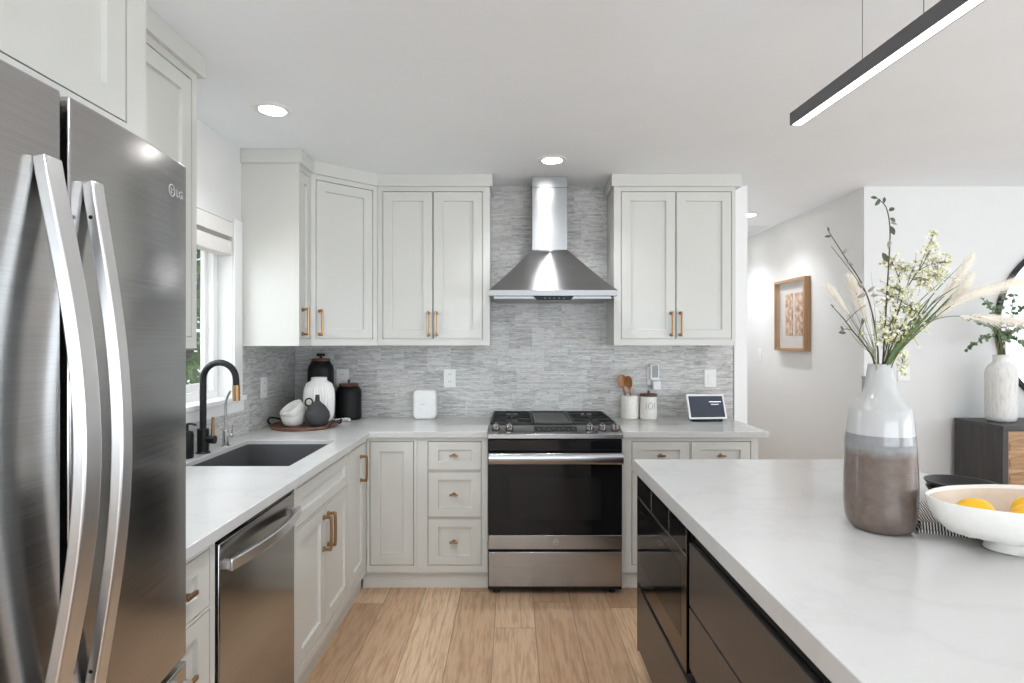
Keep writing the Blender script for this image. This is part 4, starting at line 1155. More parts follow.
# small green glass float with a dark ring between the bowls and the bud vase
def ring_ornament():
    c = Vector((-1.215, 3.385, TZ))
    t = thing('ring_ornament', 'small dark ring ornament between the white bowls and grey bud vase', 'ornament', c)
    b = B(); b.lathe(c, [(0.001, 0), (0.022, 0), (0.026, 0.01), (0.020, 0.05), (0.010, 0.09), (0.007, 0.115), (0.001, 0.117)], 20)
    build('base', b, plain('dark_green_glaze', srgb(74, 92, 84), 0.3), t)
    b = B(); q = c + Vector((0, 0, 0.138))
    b.tube([q + Vector((0.022 * math.cos(a), 0.004 * math.sin(a), 0.022 * math.sin(a))) for a in [2 * PI * k / 24 for k in range(24)]], 0.0045, 8, closed=True)
    build('ring', b, 'black_ceramic', t)
ring_ornament()
def black_jar():
    c = Vector((-1.258, 3.725, CT))
    t = thing('tall_canister', 'tall black canister with brown lid rim standing behind the ribbed vase', 'canister', c)
    b = B(); b.lathe(c, [(0.001, 0), (0.074, 0), (0.082, 0.01), (0.083, 0.33), (0.078, 0.352), (0.060, 0.384), (0.056, 0.388), (0.001, 0.388)], 40)
    build('body', b, 'black_ceramic', t)
    b = B(); b.lathe(c, [(0.001, 0.3882), (0.058, 0.3882), (0.060, 0.394), (0.057, 0.404), (0.001, 0.406)], 36)
    lid = build('lid', b, 'lid_wood', t)
    b = B(); b.lathe(c, [(0.001, 0.405), (0.010, 0.405), (0.008, 0.420), (0.014, 0.424), (0.001, 0.426)], 16)
    for k in range(5):
        a = 2 * PI * k / 5
        b.ball(c + Vector((0.018 * math.cos(a), 0.018 * math.sin(a), 0.428)), 0.011, 10, 6)
    build('knob', b, 'black_metal', lid)
black_jar()
def dark_canister():
    c = Vector((-1.088, 3.775, CT))
    t = thing('dark_canister', 'squat dark textured canister with wooden lid beside the tray', 'canister', c)
    b = B(); n = 48; rs = []
    prof = [(0.001, 0), (0.072, 0), (0.080, 0.008)] + [(0.0815, 0.012 + 0.175 * k / 22) for k in range(23)] + [(0.078, 0.196), (0.066, 0.214), (0.060, 0.218), (0.001, 0.219)]
    for (r, z) in prof:
        ring = []
        for k in range(n):
            a = 2 * PI * k / n
            rr = r + (0.0022 * (math.sin(12 * a + z * 180) * math.sin(12 * a - z * 180)) if 0.01 < z < 0.19 else 0)
            ring.append(c + Vector((rr * math.cos(a), rr * math.sin(a), z)))
        rs.append(ring)
    b.rings(rs); build('body', b, 'black_ceramic', t, ang=60)
    b = B(); b.lathe(c, [(0.001, 0.2192), (0.062, 0.2192), (0.064, 0.224), (0.064, 0.232), (0.060, 0.236), (0.001, 0.236)], 36)
    lid = build('lid', b, 'lid_wood', t)
    b = B(); b.lathe(c, [(0.001, 0.236), (0.008, 0.236), (0.006, 0.246), (0.010, 0.254), (0.006, 0.262), (0.001, 0.263)], 14)
    build('knob', b, 'lid_wood', lid)
dark_canister()
def garland():
    p = [Vector((-1.050 - 0.015 * k, 3.645 + 0.022 * math.sin(k * 0.9), CT + 0.0115)) for k in range(8)]
    t = thing('bead_garland', 'pale bead garland lying on the worktop between tray and squat canister', 'ornament', (-1.10, 3.65, CT))
    b = B(); b.tube(p, 0.0018, 6); build('cord', b, 'cream_ceramic', t)
    for q in p: build('bead', B().ball(q, 0.0112, 12, 8), 'whitewash', t)
garland()

# ------------------------------------------------------------------ things on the right worktop
def utensil_crock():
    y = 3.79; c = Vector(((629.8 - 512) / FPX * y, y, CT))
    t = thing('utensil_crock', 'cream ceramic crock holding wooden spoons right of the range', 'crock', c)
    b = B(); b.lathe(c, [(0.001, 0), (0.052, 0), (0.058, 0.006), (0.0585, 0.140), (0.055, 0.152), (0.052, 0.156), (0.048, 0.153), (0.048, 0.012), (0.001, 0.010)], 40)
    build('body', b, 'cream_ceramic', t)
    for (dx, dy, tx, ty, top, lab, rot) in ((0.006, 0.012, -0.042, 0.02, 0.292, 'broad wooden spoon leaning left in the cream crock', 0.2), (0.020, -0.012, -0.004, -0.006, 0.285, 'slim wooden spatula standing behind the broad spoon in the crock', -0.9)):
        b0 = c + Vector((dx, dy, 0.013)); b1 = c + Vector((tx, ty, top - 0.075))
        b2 = c + Vector((tx + (tx - dx) * 0.35, ty, top))
        s_ = thing('wooden_spoon', lab, 'spoon', b0, 'wooden spoons in the crock')
        q = B(); q.tube([b0, b1], [0.005, 0.006], 10); build('shaft', q, 'spoon', s_)
        d = (b2 - b1).normalized(); side = Vector((math.cos(rot), math.sin(rot), 0)); side = (side - d * side.dot(d)).normalized(); o = d.cross(side)
        q = B(); rs = []; Lh = (b2 - b1).length
        for k in range(12):
            s1 = k / 11; w = (0.008 + 0.026 * math.sin(PI * min(1, s1 * 0.9)) ** 0.7) * (1 if s1 < 0.97 else 0.6)
            p = b1 - d * 0.012 + d * (Lh + 0.012) * s1
            rs.append([p + side * (w * math.cos(a)) + o * (0.0055 * math.sin(a) - 0.004 * math.cos(2 * a)) for a in [2 * PI * m / 16 for m in range(16)]])
        q.rings(rs); build('bowl_head', q, 'spoon', s_)
utensil_crock()
def canister():
    y = 3.765; c = Vector(((648.5 - 512) / FPX * y, y, CT))
    t = thing('lidded_canister', 'cream lettered canister with a wooden lid between crock and smart display', 'canister', c)
    b = B(); b.lathe(c, [(0.001, 0), (0.052, 0), (0.057, 0.006), (0.057, 0.060), (0.0545, 0.120), (0.0545, 0.152), (0.001, 0.152)], 40)
    build('body', b, 'cream_ceramic', t)
    b = B(); b.lathe(c, [(0.001, 0.1522), (0.056, 0.1522), (0.057, 0.156), (0.057, 0.166), (0.053, 0.169), (0.001, 0.169)], 36)
    lid = build('lid', b, 'lid_wood', t)
    b = B(); b.lathe(c, [(0.001, 0.1692), (0.009, 0.1692), (0.007, 0.180), (0.010, 0.186), (0.006, 0.191), (0.001, 0.191)], 14); build('knob', b, 'walnut', lid)
    b = B(); rr = 0.0566
    def on(a, z): return (c.x + rr * math.sin(a), c.y - rr * math.cos(a), c.z + z)
    b.tube([on(-0.50, 0.07), on(-0.50, 0.115)], 0.0014, 6); b.tube([on(0.50, 0.07), on(0.50, 0.115)], 0.0014, 6)
    b.tube([on(0.24 * math.cos(q), 0.092 + 0.022 * math.sin(q)) for q in [2 * PI * k / 24 for k in range(24)]], 0.0014, 6, closed=True)
    build('lettering', b, 'greymark', t)
canister()
def smart_display():
    y = 3.66; c = P(708, 415.5, y); x = (707 - 512) / FPX * y
    t = thing('smart_display', 'white-framed smart display with dark screen on the right worktop', 'smart display', (x, y, CT))
    b = B(); b.hexa([(x - 0.100, y - 0.02, CT), (x + 0.100, y - 0.02, CT), (x + 0.100, y + 0.075, CT), (x - 0.100, y + 0.075, CT), (x - 0.098, y - 0.005, CT + 0.05), (x + 0.098, y - 0.005, CT + 0.05), (x + 0.085, y + 0.06, CT + 0.095), (x - 0.085, y + 0.06, CT + 0.095)])
    build('base', b, plain('charcoal_fabric', srgb(40, 44, 50), 0.9), t, bevel=0.008)
    tilt = math.radians(22); up = Vector((0.0, math.sin(tilt), math.cos(tilt))); ww = Vector((0, -math.cos(tilt), math.sin(tilt)))
    yaw = Matrix.Rotation(math.radians(4), 3, 'Z')
    T = TM(Vector((x, y - 0.032, CT + 0.020)), yaw @ Vector((1, 0, 0)), yaw @ ww, yaw @ up)
    fr = B(T)
    w, h = 0.124, 0.165
    fr.cells([-w, -w + 0.011, w - 0.011, w], [0, 0.011, h - 0.013, h], lambda i, j: not (i == 1 and j == 1), -0.012, 0.0); fr.box(-w + 0.0105, w - 0.0105, 0.0105, h - 0.0125, -0.012, -0.004)
    f_ = build('bezel', fr, 'white_plastic', t, bevel=0.002)
    build('screen', B(T).box(-w + 0.0112, w - 0.0112, 0.0112, h - 0.0132, -0.0038, -0.0008), 'screen', t)
    tx = B(T); tx.box(0.020, 0.100, 0.110, 0.116, -0.0008, -0.0004)
    tx.box(0.030, 0.082, 0.094, 0.098, -0.0008, -0.0004)
    build('screen_text', tx, 'screen_text', t)
smart_display()

# ------------------------------------------------------------------ island top: vase and flowers
VC = Vector((1.018, 1.565, 0.9143))
def tall_vase():
    t = thing('floor_vase' if False else 'tall_vase', 'tall glossy vase with grey neck and brown lower half on the island', 'vase', VC)
    b = B()
    prof = [(0.001, 0), (0.062, 0), (0.072, 0.005), (0.080, 0.016), (0.0855, 0.034), (0.0885, 0.070), (0.0882, 0.15), (0.0840, 0.24), (0.0785, 0.30), (0.0755, 0.326), (0.071, 0.336), (0.054, 0.356), (0.0425, 0.376), (0.0368, 0.395), (0.0335, 0.425), (0.0300, 0.450), (0.0290, 0.4535), (0.0265, 0.4535), (0.0265, 0.44), (0.030, 0.40), (0.001, 0.36)]
    b.lathe(VC, prof, 64); build('body', b, 'vase', t, org=VC, ang=60)
tall_vase()
c = P(872, 450, 1.83); c.z = 0.9143
lathe_thing('grey_bottle', 'pale grey ceramic bottle half hidden behind the tall banded vase', 'vase', c,
            [(0.001, 0), (0.064, 0), (0.072, 0.01), (0.078, 0.06), (0.078, 0.20), (0.072, 0.235), (0.048, 0.262), (0.030, 0.275), (0.028, 0.39), (0.030, 0.402), (0.025, 0.402), (0.022, 0.28), (0.001, 0.25)], 'lightgrey_ceramic')

VT = Vector((VC.x, VC.y, VC.z + 0.452))       # mouth of the vase
def vpx(px, py, dy=0.0): return P(px, py, VC.y + dy)
def inside(dx, dy): return Vector((VC.x + dx, VC.y + dy, VC.z + 0.40))
def stem_tube(b, pts, r0, r1, seg=6, n=18):
    q = smooth_path(pts, n); m = len(q)
    b.tube(q, [r0 + (r1 - r0) * k / (m - 1) for k in range(m)], seg)
    return q
def branch(name, label, pts, r0=0.0028, r1=0.0012, leaves=(), buds=(), side=(), grp='stems in the tall vase'):
    t = thing(name, label, 'flowers', pts[0], grp)
    b = B(); q = stem_tube(b, pts, r0, r1)
    for (f_, tip) in side:
        s0 = q[int(f_ * (len(q) - 1))]; stem_tube(b, [s0, (s0 + tip) / 2 + Vector((0, 0, 0.004)), tip], r1, r1 * 0.6, 5, 8)
    build('twig', b, 'twig', t)
    if leaves:
        lb = B()
        for (p, d, L, w) in leaves: lb.leaf(p, d, L, w, (random.uniform(-0.5, 0.5), -1, random.uniform(-0.3, 0.6)))
        build('leaf', lb, 'leaf', t, recalc=False)
    if buds:
        bb = B()
        for (p, d, L) in buds:
            d = Vector(d).normalized()
            bb.tube([p, p + d * L * 0.3, p + d * L * 0.65, p + d * L], [0.0012, L * 0.20, L * 0.17, 0.0008], 8)
        build('bud', bb, 'bud', t)
    return t
R = random.uniform
# tall leafy branch
top = vpx(879, 206)
branch('leafy_branch', 'tallest dark twig, its leafy tip rising straight up from the tall vase',
       [inside(0.004, 0.004), vpx(883, 362), vpx(886, 310), vpx(889, 258), vpx(890, 228), vpx(886, 207), vpx(877, 198)],
       leaves=[(vpx(877, 198), (-0.5, 0, 0.1), 0.017, 0.010), (vpx(880, 199), (-0.5, 0, -0.8), 0.022, 0.013), (vpx(884, 203), (0.1, 0, 1), 0.018, 0.008), (vpx(889, 211), (0.9, 0, 0.6), 0.02, 0.012), (vpx(890, 218), (0.7, 0, -0.4), 0.02, 0.011), (vpx(890, 226), (0.4, -0.2, -1), 0.028, 0.013), (vpx(888, 262), (-0.5, 0, 0.9), 0.03, 0.014)],
       buds=[(vpx(891, 222), (0.5, 0, -0.2), 0.018), (vpx(890, 240), (-0.2, 0, -1), 0.024)])
branch('budding_branch', 'long bare twig with silver buds reaching furthest up to the left from the tall vase',
       [inside(-0.006, 0.004), vpx(878, 352), vpx(872, 312), vpx(862, 284), vpx(845, 257), vpx(829, 232)],
       leaves=[(vpx(829, 232), (-0.2, 0, 1), 0.016, 0.006), (vpx(831, 236), (-1, 0, -0.1), 0.017, 0.007)],
       buds=[(vpx(843, 254), (0.4, 0, 0.5), 0.022), (vpx(847, 262), (0.7, 0, -0.3), 0.022), (vpx(864, 288), (-0.6, -0.2, 0.4), 0.028), (vpx(868, 292), (0.6, 0, 0.5), 0.024), (vpx(871, 296), (0.7, 0, 0.1), 0.02), (vpx(866, 294), (-0.5, 0, -0.2), 0.026)],
       side=[(0.55, vpx(831, 246))])
branch('budding_branch', 'short forked twig with small dark leaves leaning low to the left in the tall vase',
       [inside(-0.010, -0.004), vpx(873, 358), vpx(862, 342), vpx(852, 330), vpx(843, 318), vpx(834, 308)],
       leaves=[(vpx(834, 308), (-0.6, 0, 0.8), 0.014, 0.006), (vpx(846, 333), (-1, 0, 0.1), 0.02, 0.009), (vpx(843, 331), (-0.3, 0, 1), 0.016, 0.008), (vpx(862, 325), (0.2, 0, 1), 0.02, 0.009)],
       side=[(0.60, vpx(840, 331)), (0.75, vpx(866, 305)), (0.5, vpx(862, 322))])
# airy blossom sprays
def blossom_spray(label, pts, tips, seed):
    rnd = random.Random(seed)
    t = thing('blossom_spray', label, 'flowers', pts[0], 'stems in the tall vase')
    b = B(); q = stem_tube(b, pts, 0.0026, 0.0014)
    fl, fl2 = B(), B()
    for (f_, tip, n, sp) in tips:
        s0 = q[int(f_ * (len(q) - 1))]
        w = stem_tube(b, [s0, (s0 + tip) / 2 + Vector((0, 0, 0.006)), tip], 0.0013, 0.0007, 5, 8)
        for k in range(int(n * 1.7)):
            base = w[rnd.randrange(len(w) // 2, len(w))]
            p = base + Vector((rnd.gauss(0, sp), rnd.gauss(0, sp), rnd.gauss(0, sp)))
            b.tube([base, p], 0.00045, 4)
            tgt = fl if rnd.random() < 0.62 else fl2
            for m in range(4):
                a = m * PI / 2 + rnd.random()
                d = Vector((math.cos(a), rnd.uniform(-0.5, 0.5), math.sin(a)))
                tgt.leaf(p, d, 0.0060, 0.0054, (rnd.uniform(-1, 1), -1, rnd.uniform(-1, 1)), segs=2)
    build('stem', b, 'stem', t)
    build('blossom', fl, 'blossom', t, recalc=False); build('young_blossom', fl2, 'blossom2', t, recalc=False)
blossom_spray('tall airy spray of yellow-white blossom arching to the upper right in the tall vase', [inside(0.008, 0.0), vpx(886, 360), vpx(893, 330), vpx(903, 297), vpx(912, 280), vpx(922, 266)],
              [(1.0, vpx(934, 247), 18, 0.010), (0.95, vpx(944, 262), 26, 0.014), (0.85, vpx(940, 276), 30, 0.016), (0.8, vpx(930, 285), 30, 0.016), (0.7, vpx(916, 262), 12, 0.012), (0.6, vpx(892, 286), 20, 0.016), (0.55, vpx(918, 312), 20, 0.016), (0.95, vpx(933, 236), 12, 0.006)], 3)
blossom_spray('middle spray of cream blossom rising over the mouth of the tall vase', [inside(0.0, 0.01), vpx(884, 358, 0.02), vpx(893, 320, 0.03), vpx(900, 288, 0.03), vpx(896, 270, 0.03)],
              [(1.0, vpx(890, 262, 0.03), 18, 0.012), (0.9, vpx(902, 268, 0.02), 16, 0.010), (0.7, vpx(888, 300, 0.0), 28, 0.018), (0.6, vpx(912, 306, 0.03), 26, 0.018), (0.5, vpx(890, 326, -0.02), 34, 0.018), (0.4, vpx(908, 330, 0.0), 34, 0.02), (0.35, vpx(884, 336, -0.02), 24, 0.015), (0.4, vpx(925, 326, 0.02), 16, 0.014)], 5)
blossom_spray('low spray of pale blossom drooping right of the tall vase neck', [inside(0.012, 0.008), vpx(889, 360, 0.03), vpx(897, 352, 0.04), vpx(902, 358, 0.05), vpx(903, 366, 0.05)],
              [(0.9, vpx(902, 372, 0.05), 16, 0.007), (0.8, vpx(905, 358, 0.05), 16, 0.008), (0.6, vpx(898, 345, 0.02), 18, 0.010)], 9)
# grass clumps
def grass(label, blades, mat, w=0.006):
    t = thing('grass_clump', label, 'flowers', inside(0, 0), 'stems in the tall vase')
    b = B()
    for (x0, dy, pts) in blades:
        q = smooth_path([inside(x0, dy)] + [vpx(px, py, dy * 3) for px, py in pts], 14)
        rs = []
        for k, p in enumerate(q):
            s1 = k / (len(q) - 1); ww = w * 0.5 * (1 - 0.85 * s1 ** 1.6)
            d = (q[min(k + 1, len(q) - 1)] - q[max(k - 1, 0)]).normalized()
            sd = d.cross(Vector((0, -1, 0))).normalized()
            rs.append([p - sd * ww, p + Vector((0, -ww * 0.35, 0)), p + sd * ww, p + Vector((0, ww * 0.35, 0))])
        b.rings(rs)
    build('blade', b, mat, t, ang=80)
rg = random.Random(21)
bl = []
for k in range(16):
    e = rg.random()
    px2 = 905 + 38 * e + rg.uniform(-3, 3); py2 = 332 - 34 * e + rg.uniform(-8, 8)
    ex, ey = px2 + rg.uniform(6, 16), py2 - rg.uniform(8, 18)
    bl.append((0.010 * e - 0.002, rg.uniform(-0.012, 0.012), [(888 + 5 * e, 358), (px2, py2), (ex, ey)]))
bl += [(0.01, 0.0, [(892, 355), (930, 298), (962, 264)]), (0.012, 0.005, [(893, 356), (932, 304), (972, 278)]), (0.0, 0.01, [(890, 350), (912, 310), (948, 275)]), (0.012, -0.005, [(894, 357), (930, 320), (952, 306)])]
grass('thick clump of green grass blades fanning right out of the tall vase', bl, 'grass', 0.0062)
bl = []
for (ex, ey) in ((852, 305), (846, 315), (858, 300), (864, 310), (838, 290), (868, 300), (842, 322), (871, 272)):
    bl.append((-0.010, rg.uniform(-0.01, 0.01), [(876, 360), ((876 + ex) / 2 + 2, (360 + ey) / 2 + 4), (ex, ey)]))
grass('thin grey-green grass blades leaning left in the tall vase', bl, plain('grey_green_blade', srgb(128, 136, 104), 0.6, var=0.2, scale=40), 0.0034)
# feathery plumes
def plume(label, pts, body_from, r, n=420, seed=1, droop=0.0):
    rnd = random.Random(seed); r *= 1.6; n = int(n * 0.9)
    t = thing('pampas_plume', label, 'flowers', pts[0], 'stems in the tall vase')
    b = B(); q = smooth_path(pts, 40); m = len(q)
    b.tube(q, [0.0016 + (0.0005 - 0.0016) * k / (m - 1) for k in range(m)], 6)
    build('stem', b, 'stem', t)
    f = B()
    i0 = int(body_from * (m - 1))
    for k in range(n):
        s1 = rnd.random(); i = i0 + int(s1 * (m - 1 - i0)); p = q[i]
        d = (q[min(i + 1, m - 1)] - q[max(i - 1, 0)]).normalized()
        env = r * math.sin(PI * (0.08 + 0.88 * s1)) ** 0.7
        a = rnd.uniform(0, 2 * PI); o = Vector((math.cos(a), math.sin(a), 0)); o = Vector((rnd.gauss(0, 1), rnd.gauss(0, 1), rnd.gauss(0, 1))); o = (o - d * o.dot(d)).normalized()
        tip = p + d * env * 2.0 + o * env * rnd.uniform(0.5, 1.5) - Vector((0, 0, droop * env))
        mid_ = p + d * env * 0.5 + o * env * 0.45
        sd = d.cross(o).normalized() * 0.0006
        v0, v1, v2, v3, v4 = f.v(p - sd), f.v(p + sd), f.v(mid_ + sd), f.v(mid_ - sd), f.v(tip)
        f.f([v0, v1, v2, v3]); f.f([v3, v2, v4])
    build('feather', f, 'plume', t, recalc=False)
plume('upright cream plume pointing up right beyond the blossom in the tall vase', [inside(0.010, 0.01), vpx(893, 356, 0.02), vpx(930, 312, 0.05), vpx(955, 282, 0.06), vpx(973, 254, 0.06)], 0.55, 0.013, 500, 1)
plume('second cream plume just right of the upright plume in the tall vase', [inside(0.011, 0.0), vpx(894, 357, 0.0), vpx(930, 322, -0.02), vpx(955, 300, -0.03), vpx(972, 274, -0.03)], 0.55, 0.014, 500, 2)
plume('long cream plume sweeping right toward the round mirror', [inside(0.012, -0.006), vpx(895, 357, -0.02), vpx(935, 318, -0.06), vpx(965, 298, -0.08), vpx(1000, 287, -0.09), vpx(1032, 279, -0.10)], 0.5, 0.017, 800, 3, 0.3)
plume('lowest cream plume on an arched stem crossing the sideboard vase', [inside(0.012, -0.010), vpx(896, 357, -0.04), vpx(920, 328, -0.08), vpx(945, 317, -0.10), vpx(975, 317, -0.12), vpx(1005, 319, -0.13), vpx(1034, 322, -0.14)], 0.6, 0.013, 700, 4, 0.6)
plume('white plume on the left behind the bare twigs in the tall vase', [inside(-0.010, 0.012), vpx(876, 358, 0.03), vpx(866, 325, 0.05), vpx(858, 298, 0.06), vpx(850, 276, 0.06)], 0.5, 0.017, 420, 5)
plume('leftmost white plume of the tall vase, tip low and wispy', [inside(-0.012, 0.006), vpx(874, 359, 0.02), vpx(855, 325, 0.03), vpx(840, 302, 0.04), vpx(826, 285, 0.04)], 0.6, 0.011, 380, 6)

# ------------------------------------------------------------------ island top: bowls, lemons, napkin
def footed_bowl():
    c = Vector((1.294, 1.400, 0.9143))
    t = thing('footed_bowl', 'large white footed bowl holding lemons on the island', 'bowl', c)
    b = B(); n = 96; rs = []
    prof = [(0.02, 0.0, 0), (0.110, 0.0, 0), (0.118, 0.004, 0), (0.112, 0.020, 0.1), (0.110, 0.026, 0.2), (0.150, 0.034, 1.4), (0.205, 0.046, 1.4), (0.232, 0.070, 1), (0.244, 0.098, 0.6), (0.250, 0.122, 0.3), (0.250, 0.126, 0.2), (0.245, 0.126, 0.2), (0.234, 0.095, 0), (0.205, 0.062, 0), (0.10, 0.046, 0), (0.01, 0.044, 0)]
    for (r, z, j) in prof:
        ring = []
        for k in range(n):
            a = 2 * PI * k / n
            q = mnoise.noise(Vector((3 * math.cos(a), 3 * math.sin(a), z * 60)))
            q2 = mnoise.noise(Vector((9 * math.cos(a), 9 * math.sin(a), z * 90 + 7)))
            rr = r * (1 + j * (0.014 * q + 0.010 * q2)); zz = z + j * 0.005 * q2
            ring.append(c + Vector((rr * math.cos(a), rr * 0.58 * math.sin(a), zz)))
        rs.append(ring)
    b.rings(rs)
    build('body', b, plain('chalky_white_glaze', (0.80, 0.785, 0.75, 1), 0.5, bump=0.25, scale=70, var=0.02), t, ang=70)
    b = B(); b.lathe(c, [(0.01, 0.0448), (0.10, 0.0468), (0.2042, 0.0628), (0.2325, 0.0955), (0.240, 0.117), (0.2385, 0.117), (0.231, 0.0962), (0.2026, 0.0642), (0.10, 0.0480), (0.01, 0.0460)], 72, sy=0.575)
    build('tint_lining', b, plain('lemon_bounce_tint', srgb(214, 198, 180), 0.35, var=0.03), t, ang=70)  # added shell, warm bounce off the lemons put into its colour
footed_bowl()
def lemon(p, axis, label, r=0.036):
    t = thing('lemon', label, 'lemon', p, 'lemons in the white bowl')
    b = B(); rs = []; ax = Vector(axis).normalized(); up = Vector((0, 0, 1)); sd = ax.cross(up).normalized(); o = sd.cross(ax)
    for k in range(19):
        s1 = -1 + 2 * k / 18
        rad = r * math.sqrt(max(0, 1 - min(1, abs(s1)) ** 2)) ** 0.9
        if abs(s1) > 0.9: rad = max(rad * 0.75, r * 0.06 if abs(s1) == 1 else r * 0.16)
        rs.append([Vector(p) + ax * (s1 * r * 1.28) + sd * rad * math.cos(a) + o * rad * math.sin(a) for a in [2 * PI * m / 24 for m in range(24)]])
    b.rings(rs); build('fruit', b, 'lemon', t, ang=70)
    q = Vector(p) + ax * r * 1.27
    build('stem_end', B().ball(q, 0.0045, 10, 6), 'lemon_green', t)
    return t
lemon((1.145, 1.400, 1.010), (0.9, -0.25, 0.05), 'single lemon lying at the left end of the white bowl', 0.032)
lemon((1.250, 1.362, 1.006), (0.75, -0.45, 0.1), 'front lemon by the near rim at the middle of the white bowl', 0.032)
lemon((1.306, 1.432, 1.006), (0.9, 0.3, 0.1), 'lemon behind the front lemon in the white bowl', 0.031)
lemon((1.395, 1.40, 1.008), (0.5, 0.6, 0.1), 'lemon at the right end of the white bowl', 0.032)
# the lining above is only warm tint; dark bowls stand behind the white one
def dark_bowl(z, label, r):
    c = Vector((1.428, 1.80, z))
    t = thing('black_bowl', label, 'bowl', c, 'stacked black bowls')
    b = B(); b.lathe(c, [(0.001, 0), (0.055, 0), (0.060, 0.004), (r * 0.85, 0.026), (r, 0.046), (r, 0.049), (r - 0.004, 0.049), (r * 0.82, 0.030), (0.05, 0.009), (0.001, 0.008)], 48)
    build('body', b, plain('black_stoneware', (0.015, 0.015, 0.017, 1), 0.3), t)
dark_bowl(0.9143, 'lower black bowl of the pair behind the white footed bowl', 0.092)
dark_bowl(0.9143 + 0.0215, 'upper black bowl of the pair behind the white footed bowl', 0.097)
def napkin():
    c = Vector((1.245, 1.60, 0.9143))
    t = thing('folded_napkin', 'folded black-and-white striped napkin between tall vase and white bowl', 'napkin', c)
    rot = Matrix.Rotation(math.radians(-24), 3, 'Z')
    for k, (w, d, z0, z1, ox) in enumerate(((0.105, 0.125, 0.0, 0.009, 0), (0.100, 0.120, 0.0093, 0.018, 0.003), (0.097, 0.116, 0.0183, 0.027, -0.002))):
        b = B(); n = 14; rs = []
        for i in range(n + 1):
            yy = -d + 2 * d * i / n; wob = 0.0016 * math.sin(i * 1.3 + k)
            rs.append([c + rot @ Vector((x, yy, z + (wob if z > 0.001 else 0))) for (x, z) in ((-w + ox, z0 + 0.001), (-w + 0.004 + ox, z0), (w - 0.004, z0), (w, z0 + 0.001), (w, z1 - 0.002), (w - 0.004, z1), (-w + 0.004 + ox, z1), (-w + ox, z1 - 0.002))])
        b.rings(rs); build('fold', b, 'cloth', t, ang=50)
napkin()

# ------------------------------------------------------------------ hallway art
def framed_art():
    T = TM((2.42, 0, 0), (0, 1, 0), (-1, 0, 0))
    y0, y1, z0, z1 = 4.584, 5.11, 1.352, 1.962; k = 1.0
    t = thing('picture_frame', 'oak shadow-box frame with two narrow tan pieces on the hallway wall', 'framed art', (2.40, 4.79, z0))
    b = B(T); b.cells([y0, y0 + 0.022, y1 - 0.022, y1], [z0, z0 + 0.022, z1 - 0.022, z1], lambda i, j: not (i == 1 and j == 1), 0.0005, 0.055)
    build('frame', b, 'oak', t, bevel=0.002)
    build('mat_board', B(T).box(y0 + 0.022, y1 - 0.022, z0 + 0.022, z1 - 0.022, 0.0008, 0.012), 'mat_board', t)
    def art():
        m = NT('woven_tan'); x, y, z = m.sep(m.pos())
        n = m.noise(m.comb(m.math('MULTIPLY', y, 30), 0.0, m.math('MULTIPLY', z, 22)), 1.0, 3)
        m.set(Base_Color=m.ramp(n, [(0.35, srgb(150, 106, 76)), (0.5, srgb(190, 150, 118)), (0.62, srgb(212, 190, 168))]), Roughness=0.9); return m.m
    am = art()
    for (a0, a1) in ((4.655, 4.78), (4.82, 4.945)):
        build('woven_strip', B(T).box(a0 + 0.03, a1 + 0.03, z0 + 0.13, z1 - 0.12, 0.0122, 0.018), am, t, bevel=0.002)
    build('glazing', B(T).box(y0 + 0.0225, y1 - 0.0225, z0 + 0.0225, z1 - 0.0225, 0.046, 0.049), 'glass', t)
framed_art()

# ------------------------------------------------------------------ sideboard, mirror, sideboard vase
def sideboard():
    x0, x1, y0, y1, h = 3.01, 4.70, 3.47, 3.85, 0.912
    t = thing('sideboard', 'black-framed sideboard with carved light wood doors by the right wall', 'sideboard', ((x0 + x1) / 2, (y0 + y1) / 2, 0))
    b = B(); b.box(x0, x0 + 0.035, y0, y1, 0.10, h - 0.0302); b.box(x1 - 0.035, x1, y0, y1, 0.10, h - 0.0302); b.box(x0 + 0.035, x1 - 0.035, y0 + 0.03, y1, 0.10, h - 0.0302)
    b.box(x0 + 0.035, x1 - 0.035, y0, y0 + 0.03, 0.10, 0.13)
    build('carcass', b, 'sideboard', t, bevel=0.002)
    build('top', B().box(x0 - 0.004, x1 + 0.004, y0 - 0.004, y1, h - 0.03, h), 'sideboard', t, bevel=0.002)
    n = 4; w = (x1 - x0 - 0.07) / n
    for k in range(n):
        a0, a1 = x0 + 0.035 + k * w + 0.003, x0 + 0.035 + (k + 1) * w - 0.003
        d = build('door', B().box(a0, a1, y0 + 0.006, y0 + 0.029, 0.134, h - 0.034), 'mango', t)
        # chevron carving in two tones
        q = B(); z0, z1 = 0.15, h - 0.05; m = 7
        for j in range(m):
            za = z0 + (z1 - z0) * j / m; zb = za + (z1 - z0) / m * 0.5
            am = (a0 + a1) / 2; rise = 0.0
            q.prism([(a0 + 0.008, y0 + 0.0058, za), (am, y0 + 0.0058, za + 0.05), (am, y0 + 0.0058, zb + 0.05), (a0 + 0.008, y0 + 0.0058, zb)], (0, -0.005, 0))
            q.prism([(am, y0 + 0.0058, za + 0.05), (a1 - 0.008, y0 + 0.0058, za), (a1 - 0.008, y0 + 0.0058, zb), (am, y0 + 0.0058, zb + 0.05)], (0, -0.005, 0))
        build('carving', q, 'mango_dark', d)
    for x in (x0 + 0.05, x1 - 0.05):
        for y in (y0 + 0.05, y1 - 0.05): build('leg', B().cyl((x, y, 0), (x, y, 0.10), 0.016, 0.022), 'black_metal', t)
sideboard()
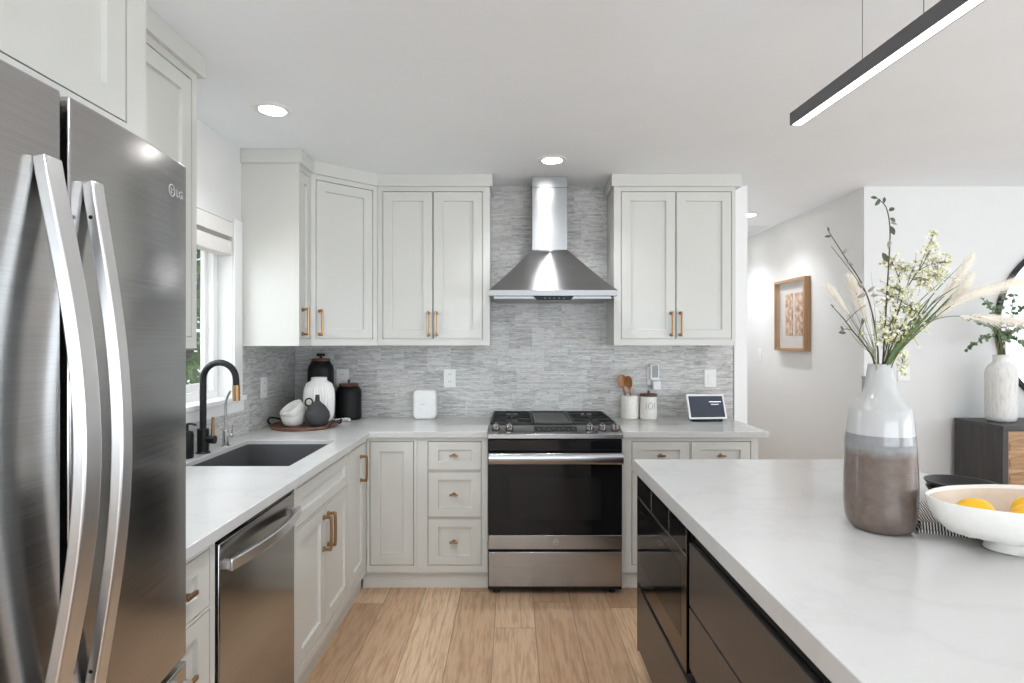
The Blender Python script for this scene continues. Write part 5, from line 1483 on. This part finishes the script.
def mirror():
    c = Vector((3.91, YB, 1.545)); r = 0.60
    t = thing('round_mirror', 'round black-framed mirror on the wall above the sideboard', 'mirror', c - Vector((0, 0.02, r)))
    b = B(); rs = []
    for (rr, d) in ((r, 0.001), (r, 0.028), (r - 0.022, 0.030), (r - 0.028, 0.020), (r - 0.028, 0.001)):
        rs.append([c + Vector((rr * math.cos(a), -d, rr * math.sin(a))) for a in [2 * PI * k / 96 for k in range(96)]])
    b.rings(rs, closed=True); build('frame', b, 'black_metal', t)
    b = B(); b.tube([c + Vector((0, -0.004, 0)), c + Vector((0, -0.014, 0))], r - 0.0285, 96)
    build('glass', b, 'mirror', t)
mirror()
def side_vase():
    y = 3.665; c = Vector(((1001 - 512) / FPX * y, y, 0.9123))
    t = thing('whitewashed_vase', 'whitewashed ribbed vase with leafy sprigs on the sideboard', 'vase', c)
    b = B(); b.lathe(c, [(0.001, 0), (0.058, 0), (0.076, 0.010), (0.083, 0.035), (0.083, 0.045), (0.084, 0.30), (0.081, 0.335), (0.068, 0.362), (0.048, 0.380), (0.043, 0.392), (0.043, 0.425), (0.046, 0.432), (0.038, 0.432), (0.036, 0.39), (0.001, 0.36)], 96, rib=36, amp=0.035, rib_z=(0.04, 0.31))
    build('body', b, 'whitewash', t, org=c, ang=70)
    return c
sv = side_vase()
def sprig(label, tips, seed):
    rnd = random.Random(seed)
    m = Vector((sv.x, sv.y, sv.z + 0.40)); Y = sv.y
    t = thing('eucalyptus_sprig', label, 'plant', m, 'sprigs in the sideboard vase')
    b, l = B(), B()
    for pts in tips:
        q = stem_tube(b, [m + Vector((rnd.uniform(-0.02, 0.02), rnd.uniform(-0.02, 0.02), 0))] + [P(px, py, Y + dy) for px, py, dy in pts], 0.0032, 0.0014, 6, 20)
        for k in range(6, len(q)):
            for e in range(2):
                d = Vector((rnd.uniform(-1, 1), rnd.uniform(-0.7, 0.7), rnd.uniform(-0.7, 0.9)))
                l.leaf(q[k], d, rnd.uniform(0.022, 0.040), rnd.uniform(0.016, 0.028), (rnd.uniform(-0.6, 0.6), -1, rnd.uniform(-0.5, 0.8)), segs=3)
    build('stem', b, 'stem', t); build('leaf', l, 'euca', t, recalc=False)
sprig('eucalyptus sprig rising straight from the sideboard vase in front of the mirror', [[(1001, 335, 0), (1000, 315, -0.05), (1002, 296, -0.08)], [(1003, 338, 0), (1010, 318, 0.02), (1014, 295, 0.03)]], 11)
sprig('eucalyptus sprig trailing left from the sideboard vase', [[(995, 338, 0), (985, 338, -0.05), (975, 344, -0.06), (968, 350, -0.07)], [(998, 335, 0), (985, 325, -0.03), (972, 319, -0.04)], [(998, 330, 0), (992, 310, 0.02), (983, 300, 0.02)]], 12)
sprig('eucalyptus sprig spreading right from the sideboard vase', [[(1005, 338, 0), (1015, 330, -0.05), (1026, 322, -0.06)], [(1006, 340, 0), (1020, 342, 0.0), (1030, 352, -0.02)], [(1006, 335, 0), (1018, 312, -0.03), (1028, 308, -0.04)]], 13)
